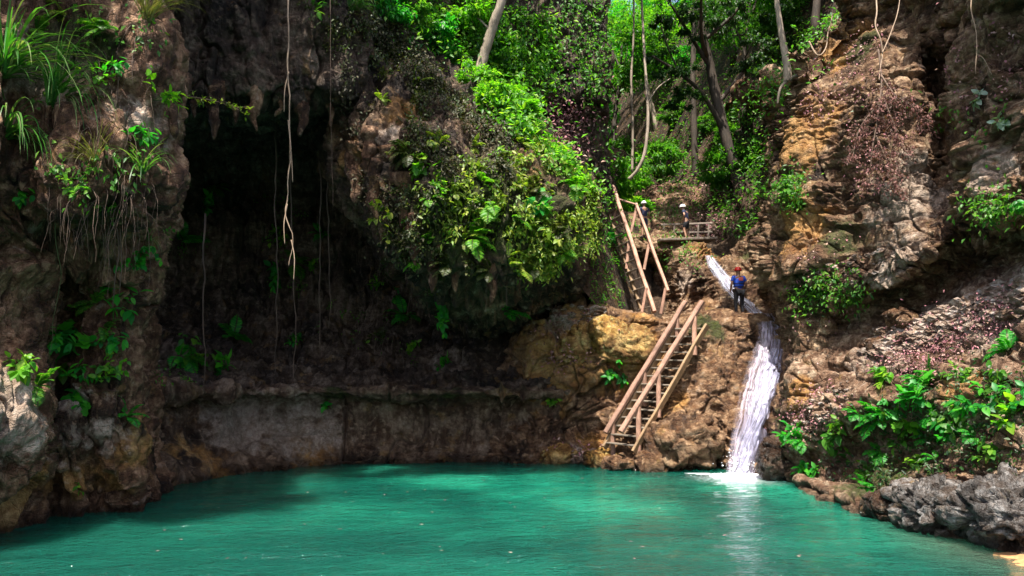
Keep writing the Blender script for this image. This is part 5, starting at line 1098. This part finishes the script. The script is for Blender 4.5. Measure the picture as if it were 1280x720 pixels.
def person(label, loc, rz, helmet, top, shorts, vest=False, pose=0, long=False):
    """standing figure, facing +Y before the turn; z = 0 at the soles"""
    t = thing('person', label, 'person', loc); t.rotation_euler = (0, 0, rz)
    if pose == 0:   # arms slightly bent in front, weight on one leg
        J = dict(pel=(0, 0, .93), wa=(0, .01, 1.10), ch=(0, .01, 1.30), nk=(0, .015, 1.46), hd=(0, .035, 1.57), ht=(0, .03, 1.68), sl=(-.19, 0, 1.40), el=(-.27, -.02, 1.13), wl=(-.22, .17, .98), fl=(-.20, .25, .95), sr=(.19, 0, 1.40), er=(.27, -.02, 1.13), wr=(.22, .17, .98), fr=(.20, .25, .95),
                 hl=(-.10, 0, .88), kl=(-.12, .04, .48), al=(-.13, -.02, .09), tl=(-.14, .13, .03), hr=(.10, 0, .88), kr=(.12, .07, .49), ar=(.13, .03, .09), tr=(.15, .18, .03))
    else:           # half turned, stooping a little, feet apart, one hand at the hip
        J = dict(pel=(0, 0, .90), wa=(0, .03, 1.07), ch=(0, .08, 1.26), nk=(0, .13, 1.40), hd=(0, .17, 1.50), ht=(0, .18, 1.61), sl=(-.19, .07, 1.35), el=(-.30, -.02, 1.12), wl=(-.20, .08, .95), fl=(-.17, .14, .93), sr=(.19, .07, 1.35), er=(.25, .10, 1.08), wr=(.22, .22, .92), fr=(.21, .28, .88),
                 hl=(-.11, 0, .86), kl=(-.19, .05, .47), al=(-.24, -.06, .09), tl=(-.26, .09, .03), hr=(.11, 0, .86), kr=(.17, .08, .48), ar=(.20, .02, .09), tr=(.23, .17, .03))
    nm = list(J); E = [('pel', 'wa'), ('wa', 'ch'), ('ch', 'nk'), ('nk', 'hd'), ('hd', 'ht'), ('ch', 'sl'), ('sl', 'el'), ('el', 'wl'), ('wl', 'fl'), ('ch', 'sr'), ('sr', 'er'), ('er', 'wr'), ('wr', 'fr'), ('pel', 'hl'), ('hl', 'kl'), ('kl', 'al'), ('al', 'tl'), ('pel', 'hr'), ('hr', 'kr'), ('kr', 'ar'), ('ar', 'tr')]
    rad = dict(pel=(.15, .11), wa=(.135, .10), ch=(.16, .11), nk=.055, hd=(.075, .095), ht=(.07, .085), sl=.06, el=.042, wl=.030, fl=.032, sr=.06, er=.042, wr=.030, fr=.032, hl=.085, kl=.056, al=.038, tl=.035, hr=.085, kr=.056, ar=.038, tr=.035)
    skin('body', [J[k] for k in nm], [(nm.index(a), nm.index(b_)) for a, b_ in E], [rad[k] for k in nm], SKIN, t)
    g = lambda a, b_, u: tuple(np.array(J[a]) + (np.array(J[b_]) - np.array(J[a])) * u)
    skin('shirt', [J['pel'], J['wa'], J['ch'], g('ch', 'nk', .75), J['sl'], g('sl', 'el', .62), J['sr'], g('sr', 'er', .62)], [(0, 1), (1, 2), (2, 3), (2, 4), (4, 5), (2, 6), (6, 7)], [(.165, .125), (.15, .115), (.175, .125), .075, .072, .062, .072, .062], top, t)
    le_ = (g('kl', 'al', .85), g('kr', 'ar', .85)) if long else None
    if long: skin('leggings', [J['pel'], J['hl'], J['kl'], le_[0], J['hr'], J['kr'], le_[1]], [(0, 1), (1, 2), (2, 3), (0, 4), (4, 5), (5, 6)], [(.165, .125), .098, .066, .048, .098, .066, .048], shorts, t)
    else: skin('shorts', [J['pel'], J['hl'], g('hl', 'kl', .85), J['hr'], g('hr', 'kr', .85), g('pel', 'wa', .45)], [(0, 1), (1, 2), (0, 3), (3, 4), (0, 5)], [(.17, .13), .105, .085, .105, .085, (.155, .12)], shorts, t)
    if vest:
        v = skin('life_vest', [g('pel', 'wa', .45), J['wa'], J['ch'], g('ch', 'nk', .6)], [(0, 1), (1, 2), (2, 3)], [(.18, .145), (.185, .15), (.21, .16), (.17, .11)], BLUE, t)
        m = MB(); y = -.168
        m.add(np.array([[-.075, y, 1.26], [.075, y, 1.26], [.09, y, 1.33], [.04, y, 1.385], [0, y, 1.36], [-.04, y, 1.385], [-.09, y, 1.33]]) , None, [(0, 1, 4), (1, 2, 3), (1, 3, 4), (0, 4, 5), (0, 5, 6)]); o = mesh_np('badge', m.V[0], None, m.T[0], CORAL, None, False); o.parent = v
        for zz in (1.06, 1.17): q = np.array([[.192 * math.cos(a), .157 * math.sin(a) + .01, zz] for a in np.linspace(0, 2 * math.pi, 25)]); m2 = MB(); m2.tube(q, .013, 5, False); ob = mesh_np('strap', m2.V[0], m2.Q[0], None, BLACK, None); ob.parent = v
    hd = np.array(J['hd']); ht = np.array(J['ht'])
    h = ball('helmet', (hd + ht) / 2 + [0, -.005, .03], .128, helmet, t, -.12, (.92, 1.08, .95)); br = MB(); c = (hd + ht) / 2 + [0, 0, .015]
    q = np.array([c + [.122 * math.cos(a), .145 * math.sin(a), 0] for a in np.linspace(0, 2 * math.pi, 25)]); br.tube(q, .011, 5, False); ob = mesh_np('brim', br.V[0], br.Q[0], None, helmet, None); ob.parent = h
    ball('nose', hd + [0, .098, .0], .017, SKIN, t, -1, (.8, 1.2, 1.3))
    for s in (-1, 1): ball('eye', hd + [s * .032, .086, .03], .012, WHITE, t); ball('shoe', np.array(J['tl' if s < 0 else 'tr']) * .6 + np.array(J['al' if s < 0 else 'ar']) * .4 - [0, 0, .012], .06, SHOE, t, -1, (.85, 2.0, .75))
    return t
p = at(925, 396.5, 28.9); person('person in a red helmet and blue life vest standing at the waterfall lip', p, R(8), RED, BLUE, BLACK, True, 0, True).scale = (1.16, 1.16, 1.12)
p = at(859, 300.5, 35.0); person('person in a white helmet and dark clothes with bare legs on the footbridge', p, R(55), WHITE, NAVY, BLACK, False, 1).scale = (1.08, 1.08, 1.05)
p = at(806, 297, 34.4); person('person in a pale helmet half hidden behind the upper stair', p, R(20), WHITE, NAVY, NAVY)

# ---------------------------------------------------------------- falling water
def fall_material(name, dens, tint=(.82, .84, .95)):  # lilac tint paints reflected sky into the water colour
    m, nt, out = newmat(name); k = NT(nt); uv = k.n('UVMap').outputs[0]
    s1 = k.noise(k.mapping(uv, (16, .9, 1)), 1.0, 4, .6, .25); s2 = k.noise(k.mapping(uv, (48, 3.0, 1)), 1.0, 4, .65, .2)
    sp = k.n('SeparateXYZ'); k.put(sp.inputs[0], uv); e = k.math('MULTIPLY', k.mr(sp.outputs[0], 0, .22), k.mr(sp.outputs[0], 1, .78))
    a = k.mr(k.math('ADD', k.math('MULTIPLY', s1, .65), k.math('MULTIPLY', s2, .35)), .46 - dens, .72 - dens); a = k.math('MULTIPLY', a, k.math('POWER', e, .9), clamp=True)
    b = k.n('BsdfPrincipled'); k.put(b.inputs['Base Color'], k.mix(k.mr(k.math('ADD', k.math('MULTIPLY', s1, .5), k.math('MULTIPLY', s2, .5)), .40, .62), tuple(c * .34 for c in tint), tuple(c * .85 for c in tint))); b.inputs['Roughness'].default_value = .3; k.put(b.inputs['Alpha'], a)
    b.inputs['Subsurface Weight'].default_value = 0; k.put(b.inputs['Normal'], k.bump(k.math('ADD', s1, k.math('MULTIPLY', s2, .5)), .45, .04)); nt.links.new(b.outputs[0], out.inputs[0]); return m
def stream(name, path, mat, par, lift, seed, nu=46, nv=120, follow=True, rough=.07):
    """path rows: (px left, px right, py, Y fallback). A sheet laid on the rock it runs over."""
    pt = np.array(path, float); q = cr(pt, nv); L_, Rr = [], []
    V = np.zeros((nv, nu, 3))
    for i, (xl, xr, py, Y) in enumerate(q):
        for s_, store in ((0, L_), (1, Rr)):
            pass
        c = None
        if follow:
            hs = [hit(xl + (xr - xl) * f_, py) for f_ in (.25, .5, .75)]; ys = [h[0][1] for h in hs if h is not None and abs(h[0][1] - Y) < 1.3]; Y = min(ys) if ys else Y
        L_.append(Y)
    Ys = np.array(L_); ker = np.ones(25) / 25; Ys = np.convolve(np.pad(Ys, 12, 'edge'), ker, 'valid')
    for i, (xl, xr, py, _) in enumerate(q):
        for j in range(nu): V[i, j] = at(xl + (xr - xl) * j / (nu - 1), py, Ys[i] - lift)
    u = np.linspace(-1, 1, nu)[None]; V[..., 1] -= .22 * (1 - u ** 2) * (lift / .2)
    V[..., 1] += rough * fbm(V * np.array([6, 6, .7]), 3, seed) + rough * .35 * fbm(V * np.array([15, 15, 1.8]), 2, seed + 4)
    V[..., 0] += rough * .5 * fbm(V * np.array([3, 3, 2.0]), 2, seed + 9)
    U, W_ = np.meshgrid(np.linspace(0, 1, nu), np.linspace(0, 1, nv) * nv / 40)
    P = V.reshape(-1, 3) - (np.array(par.location) if par is not None else 0)
    return mesh_np(name, P, grid_quads(nv, nu), None, mat, par, True, None, np.stack([U.ravel(), W_.ravel()], -1))
FILM, CORE = fall_material('water_film', .12, (.62, .54, .66)), fall_material('water_white', .10, (.58, .56, .76))
t = thing('waterfall', 'white waterfall sliding down the rock slab into the green pool', 'waterfall', at(924, 592, 23.0))
stream('water_film', [(940, 972, 392, 28), (946, 978, 404, 27), (946, 981, 425, 26.2), (934, 980, 455, 25.6), (925, 976, 490, 24.8), (916, 970, 530, 24), (908, 958, 575, 23.4), (905, 952, 592, 23.1)], FILM, t, .05, 1)
stream('water_stream', [(960, 979, 436, 25.8), (950, 978, 458, 25.3), (939, 971, 490, 24.7), (930, 961, 520, 24.1), (920, 953, 550, 23.6), (911, 947, 576, 23.2), (906, 946, 591, 23.0)], CORE, t, .20, 2, rough=.07)
stream('water_stream', [(958, 974, 466, 25.2), (945, 966, 495, 24.6), (935, 957, 525, 24), (922, 947, 560, 23.4), (912, 940, 592, 22.9)], CORE, t, .36, 3, rough=.08)
rg = np.random.RandomState(50); b = MB()
for k in range(170):
    f_ = rg.rand(); c = at(926 + rg.normal() * 13, 592, 22.75 + rg.normal() * .18) + np.array([0, 0, abs(rg.normal()) * .28 + .01]); r_ = .008 + .018 * rg.rand() ** 2; b.add(c + ico * r_ * np.array([1, 1, .8]), None, icoT)
b.build('spray', plain_material('spray', (.85, .87, .92), .3, 0), t)['kind'] = 'stuff'
gx_, gy_ = np.meshgrid(np.linspace(-1.5, 1.3, 90), np.linspace(-.75, .8, 70)); P = np.stack([gx_, gy_, 0 * gx_], -1); rr = np.sqrt((gx_ / 1.25) ** 2 + (gy_ / .62) ** 2); nn = fbm(P * 4.2, 4, 60)
P[..., 2] = .085 * sst(1.1, .1, rr + .3 * nn) * (.6 + .5 * np.abs(fbm(P * 9, 3, 62))) - .012; c = at(925, 591.5, 23.0); c[2] = 0
W_ = P + c - np.array(t.location); mesh_np('foam', W_.reshape(-1, 3), grid_quads(70, 90), None, plain_material('foam', (.80, .84, .88), .4, 0), t)
t = thing('cascade', 'thin upper cascade running down the rock tier behind the red helmet person', 'waterfall', at(950, 398, 29.3))
stream('water_stream', [(880, 890, 320, 33.4), (884, 902, 332, 33), (894, 916, 348, 32.3), (906, 930, 365, 31.4), (922, 944, 380, 30.4), (934, 954, 392, 29.8), (940, 960, 402, 29.4)], fall_material('cascade_water', .10, (.66, .68, .86)), t, .10, 5, rough=.06)

# ---------------------------------------------------------------- water
def water_material():
    m, nt, out = newmat('pool_water'); k = NT(nt); co = k.n('TexCoord').outputs['Object']
    n1 = k.noise(k.mapping(co, (1.0, 1.6, 1)), 1.7, 4, .58, .5); n2 = k.noise(k.mapping(co, (1, 1.9, 1)), 8.0, 3, .5, .4); n0 = k.noise(k.mapping(co, (.5, .9, 1)), .8, 3, .5)
    big = k.noise(co, .16, 4, .55)
    col = k.ramp(big, [(.42, (.002, .058, .040)), (.5, (.005, .110, .070)), (.58, (.012, .175, .108))])
    # pale sand shows through the shallows by the bank
    sx = k.n('SeparateXYZ'); k.put(sx.inputs[0], co)
    dx = k.math('SUBTRACT', sx.outputs[0], 9.1); dy = k.math('SUBTRACT', sx.outputs[1], 12.2)
    dd = k.math('SQRT', k.math('ADD', k.math('MULTIPLY', dx, dx), k.math('MULTIPLY', k.math('MULTIPLY', dy, dy), .22)))
    col = k.mix(k.mr(k.math('ADD', dd, k.math('MULTIPLY', big, 1.5)), 1.2, 3.4, .85, 0), col, (.20, .135, .085))
    # aerated water where the fall lands
    fx = k.math('SUBTRACT', sx.outputs[0], 7.05); fy = k.math('SUBTRACT', sx.outputs[1], 22.6)
    fd = k.math('SQRT', k.math('ADD', k.math('MULTIPLY', k.math('MULTIPLY', fx, fx), .55), k.math('MULTIPLY', fy, fy)))
    ff = k.mr(k.math('ADD', fd, k.math('MULTIPLY', n2, 2.4)), 1.3, 2.6, .55, 0)
    col = k.mix(ff, col, (.75, .85, .88))
    near = k.mr(k.math('ADD', sx.outputs[1], k.math('MULTIPLY', big, 6)), 14, 24, .85, 0); col = k.mix(near, col, (.006, .050, .037))  # darker foreground colour stands in for dark cliff reflections
    col = k.mix(k.mr(k.math('SUBTRACT', sx.outputs[0], k.math('MULTIPLY', big, 4)), -9, -4, .6, 0), col, (.004, .045, .033))  # left side painted darker too, imitating dim reflections
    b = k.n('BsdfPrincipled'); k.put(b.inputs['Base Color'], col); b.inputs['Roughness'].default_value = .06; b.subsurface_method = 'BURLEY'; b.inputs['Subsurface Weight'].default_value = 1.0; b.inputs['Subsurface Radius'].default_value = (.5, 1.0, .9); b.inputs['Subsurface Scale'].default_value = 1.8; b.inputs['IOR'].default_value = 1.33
    h = k.math('ADD', k.math('ADD', k.math('MULTIPLY', n1, 1.0), k.math('MULTIPLY', n2, .30)), k.math('MULTIPLY', n0, 1.2))
    k.put(b.inputs['Normal'], k.bump(h, 1.0, .15)); nt.links.new(b.outputs[0], out.inputs[0])
    return m
xs = np.linspace(-40, 40, 400); ys = np.linspace(-20, 34, 420); X, Yg = np.meshgrid(xs, ys)
P = np.stack([X, Yg, np.zeros_like(X)], -1); P[..., 2] = .018 * fbm(P * np.array([.9, 1.6, 1]), 3, 400)
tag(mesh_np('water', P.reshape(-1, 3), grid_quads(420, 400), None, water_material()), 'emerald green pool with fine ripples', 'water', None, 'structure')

# ---------------------------------------------------------------- camera, sun, sky
cd = bpy.data.cameras.new('camera'); cam = bpy.data.objects.new('camera', cd); COL.objects.link(cam)
cam.location = CAM; cam.rotation_euler = (R(90) + PITCH, 0, 0); cd.sensor_width = 36; cd.lens = 36 * F / 1280; cd.clip_end = 500; cd.clip_start = .1
scene.camera = cam
SUN = np.array([-.10, -.44, 1.0]); SUN /= np.linalg.norm(SUN)
sd = bpy.data.lights.new('sun', 'SUN'); so = bpy.data.objects.new('sun', sd); COL.objects.link(so)
sd.energy = 5.0; sd.angle = R(.53); sd.color = (1.0, .94, .84)
so.rotation_euler = Vector(SUN).to_track_quat('Z', 'Y').to_euler(); so.location = (0, 0, 60)
w = bpy.data.worlds.new('World'); scene.world = w; w.use_nodes = True; nt = w.node_tree
sky = nt.nodes.new('ShaderNodeTexSky'); sky.sky_type = 'NISHITA'; sky.sun_disc = False
sky.dust_density = 3.0; sky.air_density = .7; sky.ozone_density = .6; sky.sun_elevation = math.asin(SUN[2]); sky.sun_rotation = math.atan2(SUN[0], SUN[1])
nt.nodes['Background'].inputs[1].default_value = .15
nt.links.new(sky.outputs[0], nt.nodes['Background'].inputs[0])
vs = scene.view_settings; vs.view_transform = 'Standard'; vs.look = 'None'; vs.exposure = 1.3; vs.gamma = 1; vs.use_curve_mapping = False
scene.cycles.max_bounces = 6; scene.cycles.diffuse_bounces = 3; scene.cycles.glossy_bounces = 3; scene.cycles.transmission_bounces = 4; scene.cycles.transparent_max_bounces = 12
scene.cycles.use_denoising = True
